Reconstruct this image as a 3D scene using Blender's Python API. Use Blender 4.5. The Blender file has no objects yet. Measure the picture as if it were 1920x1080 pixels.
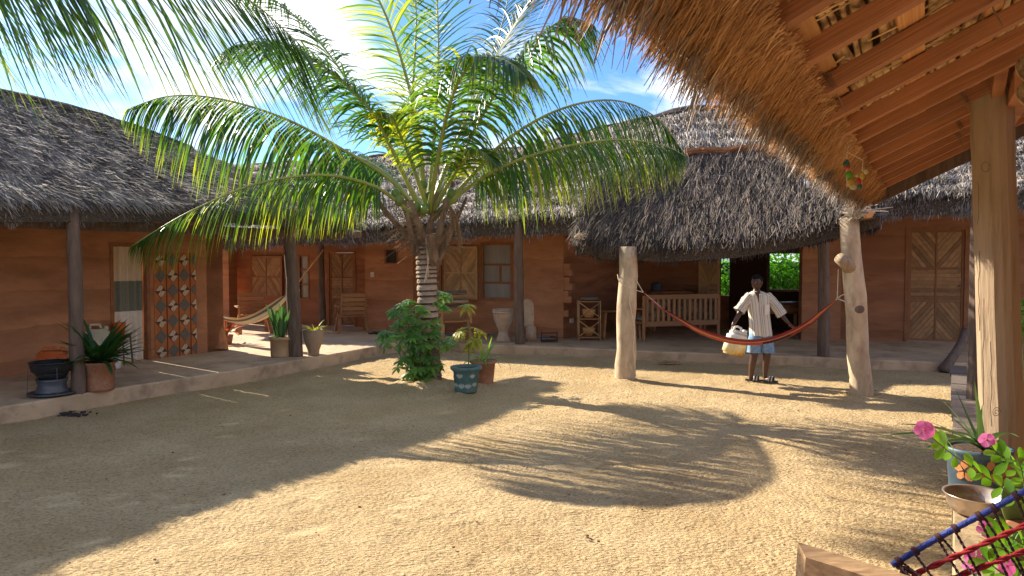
import bpy, bmesh, math, random
import numpy as np
from mathutils import Vector, Matrix
random.seed(7); rng = np.random.default_rng(11)
C = bpy.context.scene
COL = C.collection
# ------------------------------------------------------------------ camera
F_PX = 1350.0
CAM = Vector((0, 0, 1.7)); PITCH = -math.atan(50/1350)
cd = bpy.data.cameras.new('camera'); cam = bpy.data.objects.new('camera', cd); COL.objects.link(cam)
cam.location = CAM; cam.rotation_euler = (math.pi/2+PITCH, 0, 0)
cd.sensor_width = 36; cd.lens = 36*F_PX/1920; cd.clip_end = 2000; cd.clip_start = 0.05
C.camera = cam
# ------------------------------------------------------------------ light
SUN_EL = 29.4; SUN_AZ = math.atan2(-.79, .61)
w = bpy.data.worlds.new('World'); C.world = w; w.use_nodes = True
nt = w.node_tree; nt.nodes.clear()
N = nt.nodes.new; LK = nt.links.new
sky = N('ShaderNodeTexSky'); sky.sky_type = 'NISHITA'; sky.sun_disc = False
sky.sun_elevation = math.radians(SUN_EL); sky.sun_rotation = SUN_AZ
sky.air_density = 1.0; sky.dust_density = 0.6; sky.ozone_density = 2.0
tc = N('ShaderNodeTexCoord'); sep = N('ShaderNodeSeparateXYZ'); LK(tc.outputs['Generated'], sep.inputs[0])
mz = N('ShaderNodeMath'); mz.operation = 'ADD'; mz.inputs[1].default_value = .18; LK(sep.outputs[2], mz.inputs[0])
mx = N('ShaderNodeMath'); mx.operation = 'MAXIMUM'; mx.inputs[1].default_value = .05; LK(mz.outputs[0], mx.inputs[0])
dv = N('ShaderNodeVectorMath'); dv.operation = 'DIVIDE'; LK(tc.outputs['Generated'], dv.inputs[0])
cb = N('ShaderNodeCombineXYZ'); [LK(mx.outputs[0], cb.inputs[i]) for i in range(2)]; cb.inputs[2].default_value = 1
LK(cb.outputs[0], dv.inputs[1])
nz = N('ShaderNodeTexNoise'); nz.inputs['Scale'].default_value = 1.55; nz.inputs['Detail'].default_value = 7
nz.inputs['Roughness'].default_value = .52; nz.inputs['Distortion'].default_value = .35
LK(dv.outputs[0], nz.inputs['Vector'])
rp = N('ShaderNodeValToRGB'); rp.color_ramp.elements[0].position = .46; rp.color_ramp.elements[1].position = .62
LK(nz.outputs['Fac'], rp.inputs[0])
nz2 = N('ShaderNodeTexNoise'); nz2.inputs['Scale'].default_value = 3.0; nz2.inputs['Detail'].default_value = 5
LK(dv.outputs[0], nz2.inputs['Vector'])
rp2 = N('ShaderNodeValToRGB'); rp2.color_ramp.elements[0].position = .35; rp2.color_ramp.elements[1].position = .7
rp2.color_ramp.elements[0].color = (2.9, 3.1, 3.5, 1); rp2.color_ramp.elements[1].color = (6.6, 6.5, 6.4, 1)
LK(nz2.outputs['Fac'], rp2.inputs[0])
mixc = N('ShaderNodeMix'); mixc.data_type = 'RGBA'; LK(rp.outputs[0], mixc.inputs[0])
tint = N('ShaderNodeMix'); tint.data_type = 'RGBA'; tint.blend_type = 'MULTIPLY'; tint.inputs[0].default_value = 1; tint.inputs[7].default_value = (.29, .44, .66, 1); LK(sky.outputs[0], tint.inputs[6]); LK(tint.outputs[2], mixc.inputs[6]); LK(rp2.outputs[0], mixc.inputs[7])
bg = N('ShaderNodeBackground'); bg.inputs[1].default_value = .14; LK(mixc.outputs[2], bg.inputs[0])
wo = N('ShaderNodeOutputWorld'); LK(bg.outputs[0], wo.inputs[0])
sl = bpy.data.lights.new('sun', 'SUN'); sl.energy = 4.8; sl.angle = math.radians(.55); sl.color = (1.0, .89, .72)
so = bpy.data.objects.new('sun', sl); COL.objects.link(so)
ce = math.cos(math.radians(SUN_EL)); SD = Vector((math.sin(SUN_AZ)*ce, math.cos(SUN_AZ)*ce, math.sin(math.radians(SUN_EL))))
so.rotation_euler = (-SD).to_track_quat('-Z', 'Y').to_euler(); so.location = SD*30
C.view_settings.view_transform = 'Standard'; C.view_settings.look = 'None'; C.view_settings.exposure = 1.37
C.view_settings.gamma = 1; C.view_settings.use_curve_mapping = False
C.render.engine = 'CYCLES'
C.cycles.max_bounces = 7; C.cycles.diffuse_bounces = 4; C.cycles.transmission_bounces = 4; C.cycles.transparent_max_bounces = 8
# ------------------------------------------------------------------ surveying helpers (picture point -> place)
_F = Vector((0, math.cos(PITCH), math.sin(PITCH))); _U = Vector((0, -math.sin(PITCH), math.cos(PITCH))); _R = Vector((1, 0, 0))
def ray(px, py): return _F + _R*((px-960)/F_PX) + _U*((540-py)/F_PX)
def P(px, py, Y):
    d = ray(px, py); return CAM + d*(Y/d.y)
def G(px, py, z=0.0):
    d = ray(px, py); return CAM + d*((z-CAM.z)/d.z)
# ------------------------------------------------------------------ materials
MATS = {}
def rgb(r, g, b): return (r, g, b, 1)
def mat(name, c1, c2=None, scale=5, stretch=(1, 1, 1), rough=.85, bump=0, bscale=None, attr=False, trans=None,
        metal=0, rnd=0, c3=None, detail=5, bdist=.01, coat=0, stain=None, world=False, spec=.3, trfac=.35, lifts=False):
    if name in MATS: return MATS[name]
    m = bpy.data.materials.new(name); m.use_nodes = True; MATS[name] = m
    t = m.node_tree; t.nodes.clear(); n = t.nodes.new; l = t.links.new
    out = n('ShaderNodeOutputMaterial'); b = n('ShaderNodeBsdfPrincipled')
    b.inputs['Roughness'].default_value = rough; b.inputs['Metallic'].default_value = metal
    b.inputs['Specular IOR Level'].default_value = spec
    if coat: b.inputs['Coat Weight'].default_value = coat; b.inputs['Coat Roughness'].default_value = .15
    tcn = n('ShaderNodeTexCoord'); mp = n('ShaderNodeMapping'); l(tcn.outputs['Object'], mp.inputs[0])
    if world:
        ge = n('ShaderNodeNewGeometry'); l(ge.outputs['Position'], mp.inputs[0])
    elif rnd:
        oi0 = n('ShaderNodeObjectInfo'); vm = n('ShaderNodeVectorMath'); vm.operation = 'ADD'
        ml = n('ShaderNodeMath'); ml.operation = 'MULTIPLY'; ml.inputs[1].default_value = 37; l(oi0.outputs['Random'], ml.inputs[0])
        l(tcn.outputs['Object'], vm.inputs[0]); l(ml.outputs[0], vm.inputs[1]); l(vm.outputs[0], mp.inputs[0])
    mp.inputs['Scale'].default_value = stretch
    no = n('ShaderNodeTexNoise'); no.inputs['Scale'].default_value = scale; no.inputs['Detail'].default_value = detail
    no.inputs['Roughness'].default_value = .62; l(mp.outputs[0], no.inputs['Vector'])
    c2 = c2 or tuple(x*.75 for x in c1)
    r = n('ShaderNodeValToRGB'); e = r.color_ramp.elements
    e[0].position = .3; e[1].position = .7; e[0].color = rgb(*c2); e[1].color = rgb(*c1)
    if c3: x = e.new(.5); x.color = rgb(*c3)
    if attr:
        at = n('ShaderNodeAttribute'); at.attribute_name = 'var'
        ad = n('ShaderNodeMath'); ad.operation = 'MULTIPLY_ADD'; ad.inputs[1].default_value = .3; l(no.outputs['Fac'], ad.inputs[0])
        mu = n('ShaderNodeMath'); mu.operation = 'MULTIPLY_ADD'; mu.inputs[1].default_value = .75; mu.inputs[2].default_value = -.02
        l(at.outputs['Fac'], mu.inputs[0]); l(mu.outputs[0], ad.inputs[2]); l(ad.outputs[0], r.inputs[0])
        e[0].position = .05; e[-1].position = .95
    else: l(no.outputs['Fac'], r.inputs[0])
    colout = r.outputs[0]
    if stain:
        sc, amt, scol = stain
        n2 = n('ShaderNodeTexNoise'); n2.inputs['Scale'].default_value = sc; n2.inputs['Detail'].default_value = 6; n2.inputs['Roughness'].default_value = .65
        l(mp.outputs[0], n2.inputs['Vector'])
        r2 = n('ShaderNodeValToRGB'); r2.color_ramp.elements[0].position = .5; r2.color_ramp.elements[1].position = .68
        r2.color_ramp.elements[1].color = (amt,)*3+(1,); l(n2.outputs['Fac'], r2.inputs[0])
        mx2 = n('ShaderNodeMix'); mx2.data_type = 'RGBA'; l(r2.outputs[0], mx2.inputs[0]); l(colout, mx2.inputs[6]); mx2.inputs[7].default_value = rgb(*scol)
        colout = mx2.outputs[2]
    if lifts:
        sz = n('ShaderNodeSeparateXYZ'); ge2 = n('ShaderNodeNewGeometry'); l(ge2.outputs['Position'], sz.inputs[0]); wn_ = n('ShaderNodeTexNoise'); wn_.inputs['Scale'].default_value = 1.7; wn_.inputs['Detail'].default_value = 4; l(ge2.outputs['Position'], wn_.inputs['Vector'])
        m1 = n('ShaderNodeMath'); m1.operation = 'MULTIPLY_ADD'; m1.inputs[1].default_value = .20; l(wn_.outputs['Fac'], m1.inputs[0]); l(sz.outputs[2], m1.inputs[2]); m2_ = n('ShaderNodeMath'); m2_.operation = 'DIVIDE'; m2_.inputs[1].default_value = .46; l(m1.outputs[0], m2_.inputs[0]); m3 = n('ShaderNodeMath'); m3.operation = 'FRACT'; l(m2_.outputs[0], m3.inputs[0])
        rl = n('ShaderNodeValToRGB'); q = rl.color_ramp.elements; q[0].position = 0; q[0].color = (.70, .68, .66, 1); q[1].position = .05; q[1].color = (1.12, 1.1, 1.05, 1); x = q.new(.5); x.color = (.98, .98, .98, 1); x = q.new(.97); x.color = (.86, .84, .82, 1); l(m3.outputs[0], rl.inputs[0])
        f4 = n('ShaderNodeTexNoise'); f4.inputs['Scale'].default_value = .9; f4.inputs['Detail'].default_value = 4; l(ge2.outputs['Position'], f4.inputs['Vector']); rf4 = n('ShaderNodeValToRGB'); rf4.color_ramp.elements[0].position = .40; rf4.color_ramp.elements[1].position = .60; l(f4.outputs['Fac'], rf4.inputs[0])
        ml4 = n('ShaderNodeMix'); ml4.data_type = 'RGBA'; ml4.blend_type = 'MULTIPLY'; l(rf4.outputs[0], ml4.inputs[0]); l(colout, ml4.inputs[6]); l(rl.outputs[0], ml4.inputs[7]); colout = ml4.outputs[2]
    if rnd:
        oi = n('ShaderNodeObjectInfo'); hs = n('ShaderNodeHueSaturation')
        mr = n('ShaderNodeMapRange'); mr.inputs[3].default_value = 1-rnd; mr.inputs[4].default_value = 1+rnd
        l(oi.outputs['Random'], mr.inputs[0]); l(mr.outputs[0], hs.inputs['Value']); l(colout, hs.inputs['Color']); colout = hs.outputs[0]
    l(colout, b.inputs['Base Color'])
    if bump:
        n3 = n('ShaderNodeTexNoise'); n3.inputs['Scale'].default_value = bscale or scale*4; n3.inputs['Detail'].default_value = 6
        l(mp.outputs[0], n3.inputs['Vector'])
        bu = n('ShaderNodeBump'); bu.inputs['Strength'].default_value = bump; bu.inputs['Distance'].default_value = bdist
        l(n3.outputs['Fac'], bu.inputs['Height']); l(bu.outputs[0], b.inputs['Normal'])
    if trans:
        tb = n('ShaderNodeBsdfTranslucent'); hm = n('ShaderNodeMix'); hm.data_type = 'RGBA'; hm.blend_type = 'MULTIPLY'; hm.inputs[0].default_value = 1
        l(colout, hm.inputs[6]); hm.inputs[7].default_value = rgb(*trans); l(hm.outputs[2], tb.inputs[0])
        ms = n('ShaderNodeMixShader'); ms.inputs[0].default_value = trfac; l(b.outputs[0], ms.inputs[1]); l(tb.outputs[0], ms.inputs[2])
        l(ms.outputs[0], out.inputs[0])
    else: l(b.outputs[0], out.inputs[0])
    return m
# earth walls: layered rammed laterite with stains
earth = mat('rammed_earth', (.46, .20, .098), (.25, .103, .05), c3=(.36, .152, .074), scale=2.2, stretch=(.6, .6, 3.2), rough=.95, bump=.55, bscale=14, bdist=.02,
            stain=(1.1, .6, (.17, .08, .05)), world=True, lifts=True)
earth_pale = mat('pale_earth', (.53, .25, .13), (.33, .148, .075), scale=1.6, stretch=(.8, .8, 2.2), rough=.95, bump=.5, bscale=14, bdist=.02, stain=(1.7, .5, (.27, .12, .06)), world=True, lifts=True)
concrete = mat('weathered_concrete', (.64, .47, .31), (.43, .31, .20), scale=1.7, rough=.8, bump=.4, bscale=22, bdist=.01, stain=(3.1, .55, (.17, .115, .08)), world=True)
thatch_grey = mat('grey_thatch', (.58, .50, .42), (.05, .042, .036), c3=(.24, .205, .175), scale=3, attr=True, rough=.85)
thatch_shaded = mat('shaded_thatch', (.24, .19, .155), (.018, .014, .012), c3=(.075, .058, .047), scale=3, attr=True, rough=.85)  # shed straw: the shade on it is put in by this darker colour
thatch_base = mat('thatch_core', (.13, .105, .085), (.05, .04, .033), scale=40, rough=.95, bump=1, bscale=60, bdist=.03)
straw = mat('brown_straw', (.78, .52, .26), (.11, .055, .026), c3=(.44, .25, .11), scale=3, attr=True, rough=.7, trans=(1.0, .75, .5), trfac=.3)
straw_core = mat('straw_core', (.50, .31, .14), (.24, .13, .055), scale=60, stretch=(1, 1, 1), rough=.9, bump=1, bscale=80, bdist=.02)
reed = mat('pale_reed', (.85, .62, .34), (.36, .21, .09), scale=14, rough=.75, attr=True, bump=.4, bscale=60)
rafter_wood = mat('red_timber', (.44, .20, .09), (.23, .09, .04), scale=7, stretch=(1, 1, 1), rough=.6, bump=.3, bscale=40, bdist=.003, rnd=.22)
lath_wood = mat('lath_wood', (.66, .36, .15), (.46, .22, .085), scale=6, rough=.7, rnd=.2, bump=.3, bscale=50, bdist=.003)
post_grey = mat('grey_post', (.19, .135, .105), (.095, .065, .05), scale=6, stretch=(3, 3, .5), rough=.9, bump=.7, bscale=20, bdist=.008)
post_pale = mat('pale_post', (.64, .51, .35), (.38, .28, .18), scale=3.2, stretch=(2, 2, .8), rough=.8, bump=.45, bscale=14, bdist=.008, stain=(4, .7, (.28, .19, .12)))
post_gold = mat('cracked_post', (.44, .33, .22), (.24, .165, .10), scale=5, stretch=(4, 4, .35), rough=.75, bump=.6, bscale=12, bdist=.01, stain=(5, .45, (.22, .12, .06)))
slat_wood = mat('slat_wood', (.40, .22, .10), (.26, .13, .055), scale=9, rough=.7, rnd=.3, bump=.3, bscale=30, bdist=.004)
slat_pale = mat('pale_slat_wood', (.52, .33, .16), (.38, .21, .10), scale=9, rough=.7, rnd=.3, bump=.3, bscale=30, bdist=.004)
frame_wood = mat('frame_wood', (.33, .14, .06), (.22, .085, .035), scale=8, rough=.7, bump=.3, bscale=30, bdist=.004, rnd=.12)
plank_grey = mat('weathered_plank', (.50, .40, .29), (.30, .225, .155), scale=5, stretch=(1, 6, 6), rough=.85, bump=.5, bscale=20, bdist=.006, rnd=.22)
plank_dark = mat('dark_plank', (.20, .16, .13), (.11, .085, .065), scale=5, stretch=(1, 6, 6), rough=.9, bump=.5, bscale=20, bdist=.006, rnd=.2)
furn_wood = mat('furniture_wood', (.40, .21, .095), (.28, .13, .055), scale=8, stretch=(1, 1, 1), rough=.6, rnd=.15, bump=.2, bscale=30, bdist=.003)
pane_grey = mat('curtained_glass', (.33, .31, .28), (.24, .225, .21), scale=3, stretch=(3, 3, .6), rough=.15, spec=.6)
dark = mat('dark_opening', (.02, .017, .015), rough=.9)
palm_green = mat('palm_leaflet', (.30, .34, .025), (.018, .062, .022), c3=(.04, .105, .024), scale=2, attr=True, rough=.30, spec=.6, trans=(3.6, 3.1, .7), trfac=.42)
palm_fore = mat('near_palm_leaflet', (.42, .42, .035), (.03, .085, .02), c3=(.075, .165, .028), scale=2, attr=True, rough=.4, spec=.5, trans=(2.2, 2.2, .7), trfac=.4)
rachis_mat = mat('leaf_stalk', (.34, .36, .07), (.19, .24, .05), scale=3, rough=.45, spec=.5)
boot_mat = mat('dry_leaf_base', (.30, .205, .13), (.09, .055, .035), scale=4, stretch=(3, 3, .6), rough=.9, bump=.7, bscale=24, bdist=.01)
bark = mat('palm_bark', (.50, .40, .31), (.075, .048, .036), c3=(.30, .22, .16), scale=16, stretch=(1, 1, 3), attr=True, rough=.95, bump=.9, bscale=40, bdist=.012)
coco = mat('green_coconut', (.16, .25, .045), (.09, .17, .035), scale=6, rough=.4, spec=.5)
leaf_green = mat('shrub_leaf', (.15, .30, .05), (.03, .10, .02), scale=3, attr=True, rough=.4, spec=.5, trans=(2.4, 2.6, .7), trfac=.35)
leaf_dark = mat('dark_leaf', (.05, .13, .03), (.014, .05, .013), scale=3, attr=True, rough=.4, spec=.5, trans=(2, 2.4, .7), trfac=.25)
leaf_yellow = mat('mottled_leaf', (.55, .42, .05), (.10, .20, .03), c3=(.28, .30, .04), scale=9, attr=True, rough=.45, trans=(1.7, 1.7, .6), trfac=.35)
leaf_red = mat('red_leaf', (.45, .12, .06), (.12, .06, .03), scale=5, attr=True, rough=.45, trans=(1.5, 1.2, .8), trfac=.3)
leaf_hedge = mat('hedge_leaf', (.12, .30, .03), (.02, .075, .012), scale=3, attr=True, rough=.45, spec=.4, trans=(3.0, 3.2, .8), trfac=.45)
stem_mat = mat('green_stem', (.20, .22, .08), (.13, .12, .06), scale=8, rough=.7)
rope_mat = mat('pale_rope', (.68, .60, .48), (.5, .42, .32), scale=30, rough=.9)
terracotta = mat('terracotta', (.42, .19, .10), (.28, .12, .07), scale=6, rough=.85, bump=.3, bscale=20, bdist=.004, stain=(7, .5, (.42, .31, .23)))
soil = mat('soil', (.09, .055, .035), (.05, .03, .02), scale=30, rough=1, bump=1, bscale=60)
plastic_cream = mat('cream_plastic', (.74, .68, .52), (.60, .52, .36), scale=3, rough=.5, trans=(1, .95, .8), trfac=.2)
plastic_orange = mat('orange_plastic', (.62, .15, .04), (.48, .10, .03), scale=5, rough=.45)
porcelain = mat('dusty_porcelain', (.55, .42, .32), (.40, .28, .19), scale=6, rough=.5, stain=(4, .6, (.34, .20, .12)))
black_plastic = mat('black_plastic', (.022, .024, .032), (.012, .012, .016), scale=8, rough=.4, spec=.5)
steel_dull = mat('dull_steel', (.14, .16, .19), (.08, .09, .11), scale=6, rough=.5, metal=.5, stain=(5, .5, (.12, .08, .05)))
white_print = mat('white_plastic', (.75, .72, .66), rough=.5)
# ------------------------------------------------------------------ mesh building
class MB:
    def __init__(s): s.v = []; s.f = []; s.a = []
    def add(s, vs, fs, var=.5):
        o = len(s.v); s.v += [tuple(x) for x in vs]; s.f += [tuple(i+o for i in q) for q in fs]
        s.a += (list(var) if hasattr(var, '__len__') else [var]*len(vs)); return s
    def prism(s, poly, z0, z1):
        n = len(poly); vs = [(p[0], p[1], z0) for p in poly]+[(p[0], p[1], z1) for p in poly]
        return s.add(vs, [tuple(range(n))[::-1], tuple(range(n, 2*n))]+[(i, (i+1) % n, n+(i+1) % n, n+i) for i in range(n)])
    def extr(s, pts, d, var=.5):
        n = len(pts); pts = [Vector(p) for p in pts]; d = Vector(d)
        return s.add([*pts, *[p+d for p in pts]], [tuple(range(n))[::-1], tuple(range(n, 2*n))]+[(i, (i+1) % n, n+(i+1) % n, n+i) for i in range(n)], var)
    def obox(s, c, ax, ay, az, var=.5):   # half-axis vectors
        c, ax, ay, az = map(Vector, (c, ax, ay, az)); vs = []
        for k in (-1, 1):
            for (i, j) in ((-1, -1), (1, -1), (1, 1), (-1, 1)): vs.append(c+ax*i+ay*j+az*k)
        return s.add(vs, [(3, 2, 1, 0), (4, 5, 6, 7), (0, 1, 5, 4), (1, 2, 6, 5), (2, 3, 7, 6), (3, 0, 4, 7)], var)
    def box(s, x0, x1, y0, y1, z0, z1): return s.obox(((x0+x1)/2, (y0+y1)/2, (z0+z1)/2), ((x1-x0)/2, 0, 0), (0, (y1-y0)/2, 0), (0, 0, (z1-z0)/2))
    def beam(s, p, q, wd, ht, up=(0, 0, 1)):
        p, q = Vector(p), Vector(q); d = (q-p); L = d.length; d.normalize(); sx = d.cross(Vector(up))
        if sx.length < 1e-4: sx = Vector((1, 0, 0))
        sx.normalize(); u = sx.cross(d)
        return s.obox((p+q)/2, d*L/2, sx*wd/2, u*ht/2)
    def tube(s, pts, r, n=8, cap=True, var=.5, rjit=0):
        pts = [Vector(p) for p in pts]; m = len(pts); rr = r if hasattr(r, '__len__') else [r]*m
        vs = []; va = []; prev = None
        for i, p in enumerate(pts):
            d = (pts[min(i+1, m-1)]-pts[max(i-1, 0)]).normalized()
            if prev is None:
                x = d.cross(Vector((0, 0, 1)))
                if x.length < .1: x = d.cross(Vector((0, 1, 0)))
            else: x = prev-d*prev.dot(d)
            x.normalize(); prev = x; y = d.cross(x)
            for k in range(n):
                a = 2*math.pi*k/n; R = rr[i]*(1+rjit*(random.random()-.5))
                vs.append(p+x*math.cos(a)*R+y*math.sin(a)*R)
                va.append(var[i] if hasattr(var, '__len__') else var)
        fs = [(i*n+k, i*n+(k+1) % n, (i+1)*n+(k+1) % n, (i+1)*n+k) for i in range(m-1) for k in range(n)]
        if cap: fs += [tuple(range(n))[::-1], tuple(range((m-1)*n, m*n))]
        return s.add(vs, fs, va)
    def lathe(s, c, prof, n=24, axis=None, ang=2*math.pi, sx=1, sy=1):
        c = Vector(c); vs = []; m = len(prof)
        for (r, z) in prof:
            for k in range(n):
                a = ang*k/n; v = Vector((r*math.cos(a)*sx, r*math.sin(a)*sy, z))
                vs.append(c+(axis@v if axis else v))
        fs = [(i*n+k, i*n+(k+1) % n, (i+1)*n+(k+1) % n, (i+1)*n+k) for i in range(m-1) for k in range(n)]
        return s.add(vs, fs)
    def ball(s, c, rx, ry=None, rz=None, n=10, rot=None):
        ry = ry or rx; rz = rz or rx; pr = [(math.sin(math.pi*i/n), -math.cos(math.pi*i/n)) for i in range(n+1)]
        M = (rot or Matrix.Identity(3)); c = Vector(c); vs = []; k2 = n+4
        for (r, z) in pr:
            for k in range(k2):
                a = 2*math.pi*k/k2; vs.append(c+M@Vector((r*math.cos(a)*rx, r*math.sin(a)*ry, z*rz)))
        return s.add(vs, [(i*k2+k, i*k2+(k+1) % k2, (i+1)*k2+(k+1) % k2, (i+1)*k2+k) for i in range(n) for k in range(k2)])
    def leaf(s, p, d, nrm, L, W, curl=.25, fold=.25, var=.5, seg=3, tip=.0, wmax=.45):
        p = Vector(p); d = Vector(d).normalized(); nrm = Vector(nrm); nrm = (nrm-d*nrm.dot(d)).normalized(); sd = d.cross(nrm)
        vs = []; fs = []; va = []
        for i in range(seg+1):
            t = i/seg; wv = W*.5*max(.04, math.sin(math.pi*min(1, t**(math.log(.5)/math.log(wmax))))**.8) if 0 < i < seg else W*(.06 if i == 0 else .02)
            vs += [p-sd*wv+nrm*fold*wv, p, p+sd*wv+nrm*fold*wv]; va += [min(1, max(0, var+tip*t))]*3
            d = (d-nrm*curl/seg*1.5).normalized(); nrm = (nrm-d*nrm.dot(d)).normalized(); p = p+d*L/seg
        for i in range(seg):
            a = i*3; fs += [(a, a+1, a+4, a+3), (a+1, a+2, a+5, a+4)]
        return s.add(vs, fs, va)
ORG = {}
def mesh_of(name, mb, m, org, smooth=False):
    me = bpy.data.meshes.new(name); me.from_pydata([(v[0]-org[0], v[1]-org[1], v[2]-org[2]) for v in mb.v], [], mb.f); me.update()
    at = me.attributes.new('var', 'FLOAT', 'POINT'); at.data.foreach_set('value', np.array(mb.a, dtype=np.float32))
    me.materials.append(m)
    if smooth: me.polygons.foreach_set('use_smooth', [True]*len(me.polygons))
    return me
def thing(name, label, cat, loc, group=None):
    o = bpy.data.objects.new(name, None); COL.objects.link(o); o.location = loc; o['label'] = label; o['category'] = cat
    o.empty_display_size = .2
    if group: o['group'] = group
    ORG[o.name] = Vector(loc); return o
def part(name, mb, m, parent, smooth=False, label=None, kind=None):
    org = ORG[parent.name]; o = bpy.data.objects.new(name, mesh_of(name, mb, m, org, smooth)); COL.objects.link(o)
    o.parent = parent; ORG[o.name] = org
    if label: o['label'] = label
    if kind: o['kind'] = kind
    return o
def whole(name, mb, m, label, cat, group=None, smooth=False, loc=None):
    if loc is None:
        a = np.array(mb.v); loc = Vector(((a[:, 0].min()+a[:, 0].max())/2, (a[:, 1].min()+a[:, 1].max())/2, a[:, 2].min()))
    o = bpy.data.objects.new(name, mesh_of(name, mb, m, loc, smooth)); COL.objects.link(o); o.location = loc; ORG[o.name] = Vector(loc)
    o['label'] = label; o['category'] = cat
    if group: o['group'] = group
    return o
def struct(name, mb, m, smooth=False, loc=(0, 0, 0)):
    o = bpy.data.objects.new(name, mesh_of(name, mb, m, loc, smooth)); COL.objects.link(o); o.location = loc; o['kind'] = 'structure'; ORG[o.name] = Vector(loc); return o
UNIT = {}
def piece(name, m, parent, c, ax, ay, az):
    """a box-shaped piece that shares one bevelled unit mesh per material"""
    if m.name not in UNIT:
        bm = bmesh.new(); bmesh.ops.create_cube(bm, size=2); me = bpy.data.meshes.new(name); bm.to_mesh(me); bm.free(); me.materials.append(m)
        me.attributes.new('var', 'FLOAT', 'POINT').data.foreach_set('value', np.full(8, .5, dtype=np.float32)); UNIT[m.name] = me
    o = bpy.data.objects.new(name, UNIT[m.name]); COL.objects.link(o); o.parent = parent; org = ORG[parent.name]
    M = Matrix.Identity(4)
    for j, a in enumerate((ax, ay, az)):
        for i in range(3): M[i][j] = a[i]
    for i in range(3): M[i][3] = c[i]-org[i]
    o.matrix_local = M; ORG[o.name] = org; return o
def copy_tree(o, parent=None, name=None):
    c = o.copy(); COL.objects.link(c); ORG[c.name] = ORG[o.name]
    if parent: c.parent = parent
    for ch in o.children: copy_tree(ch, c)
    return c
def catmull(pts, n):
    pts = [Vector(p) for p in pts]; m = len(pts); out = []
    for i in range(n+1):
        t = i/n*(m-1); k = min(int(t), m-2); f = t-k
        p0 = pts[k-1] if k > 0 else pts[0]*2-pts[1]; p1 = pts[k]; p2 = pts[k+1]; p3 = pts[k+2] if k+2 < m else pts[-1]*2-pts[-2]
        out.append(.5*((2*p1)+(p2-p0)*f+(2*p0-5*p1+4*p2-p3)*f*f+(3*p1-p0-3*p2+p3)*f**3))
    return out
def unit(a): return a/np.maximum(1e-9, np.linalg.norm(a, axis=-1, keepdims=True))
def strand_mesh(name, p, d, nrm, L, W, var, m, parent, sag=.12, roll=.6, curlv=None):
    """many fine straws in one mesh: two quads each"""
    n = len(p); d = unit(d); sd = unit(np.cross(d, nrm)); nn = unit(np.cross(sd, d)); a = rng.uniform(-roll, roll, (n, 1))
    sd = sd*np.cos(a)+nn*np.sin(a); L = L[:, None]; W = W[:, None]*.5
    j = rng.normal(0, .035, (n, 3)); q1 = p+(d+j)*L*.5; q2 = p+(d+j+rng.normal(0, .05, (n, 3)))*L+np.array([[0, 0, -1]])*sag*L
    V = np.stack([p-sd*W, p+sd*W, q1+sd*W*.9, q1-sd*W*.9, q2+sd*W*.35, q2-sd*W*.35], axis=1).reshape(-1, 3)
    org = ORG[parent.name]; V = V-np.array(org)
    b = np.arange(n)*6; Fc = np.stack([b, b+1, b+2, b+3, b+3, b+2, b+4, b+5], axis=1).reshape(-1)
    me = bpy.data.meshes.new(name); me.vertices.add(n*6); me.vertices.foreach_set('co', V.astype(np.float32).ravel())
    me.loops.add(n*8); me.loops.foreach_set('vertex_index', Fc.astype(np.int32))
    me.polygons.add(n*2); me.polygons.foreach_set('loop_start', (np.arange(n*2)*4).astype(np.int32)); me.polygons.foreach_set('loop_total', np.full(n*2, 4, np.int32))
    at = me.attributes.new('var', 'FLOAT', 'POINT'); at.data.foreach_set('value', np.repeat(var, 6).astype(np.float32))
    me.update(); me.materials.append(m)
    o = bpy.data.objects.new(name, me); COL.objects.link(o); o.parent = parent; o['kind'] = 'stuff'; ORG[o.name] = org; return o
def curve_np(pts, u):
    a = np.array([tuple(p) for p in pts]); t = u*(len(a)-1); k = np.clip(t.astype(int), 0, len(a)-2); f = (t-k)[:, None]
    return a[k]*(1-f)+a[k+1]*f
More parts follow.
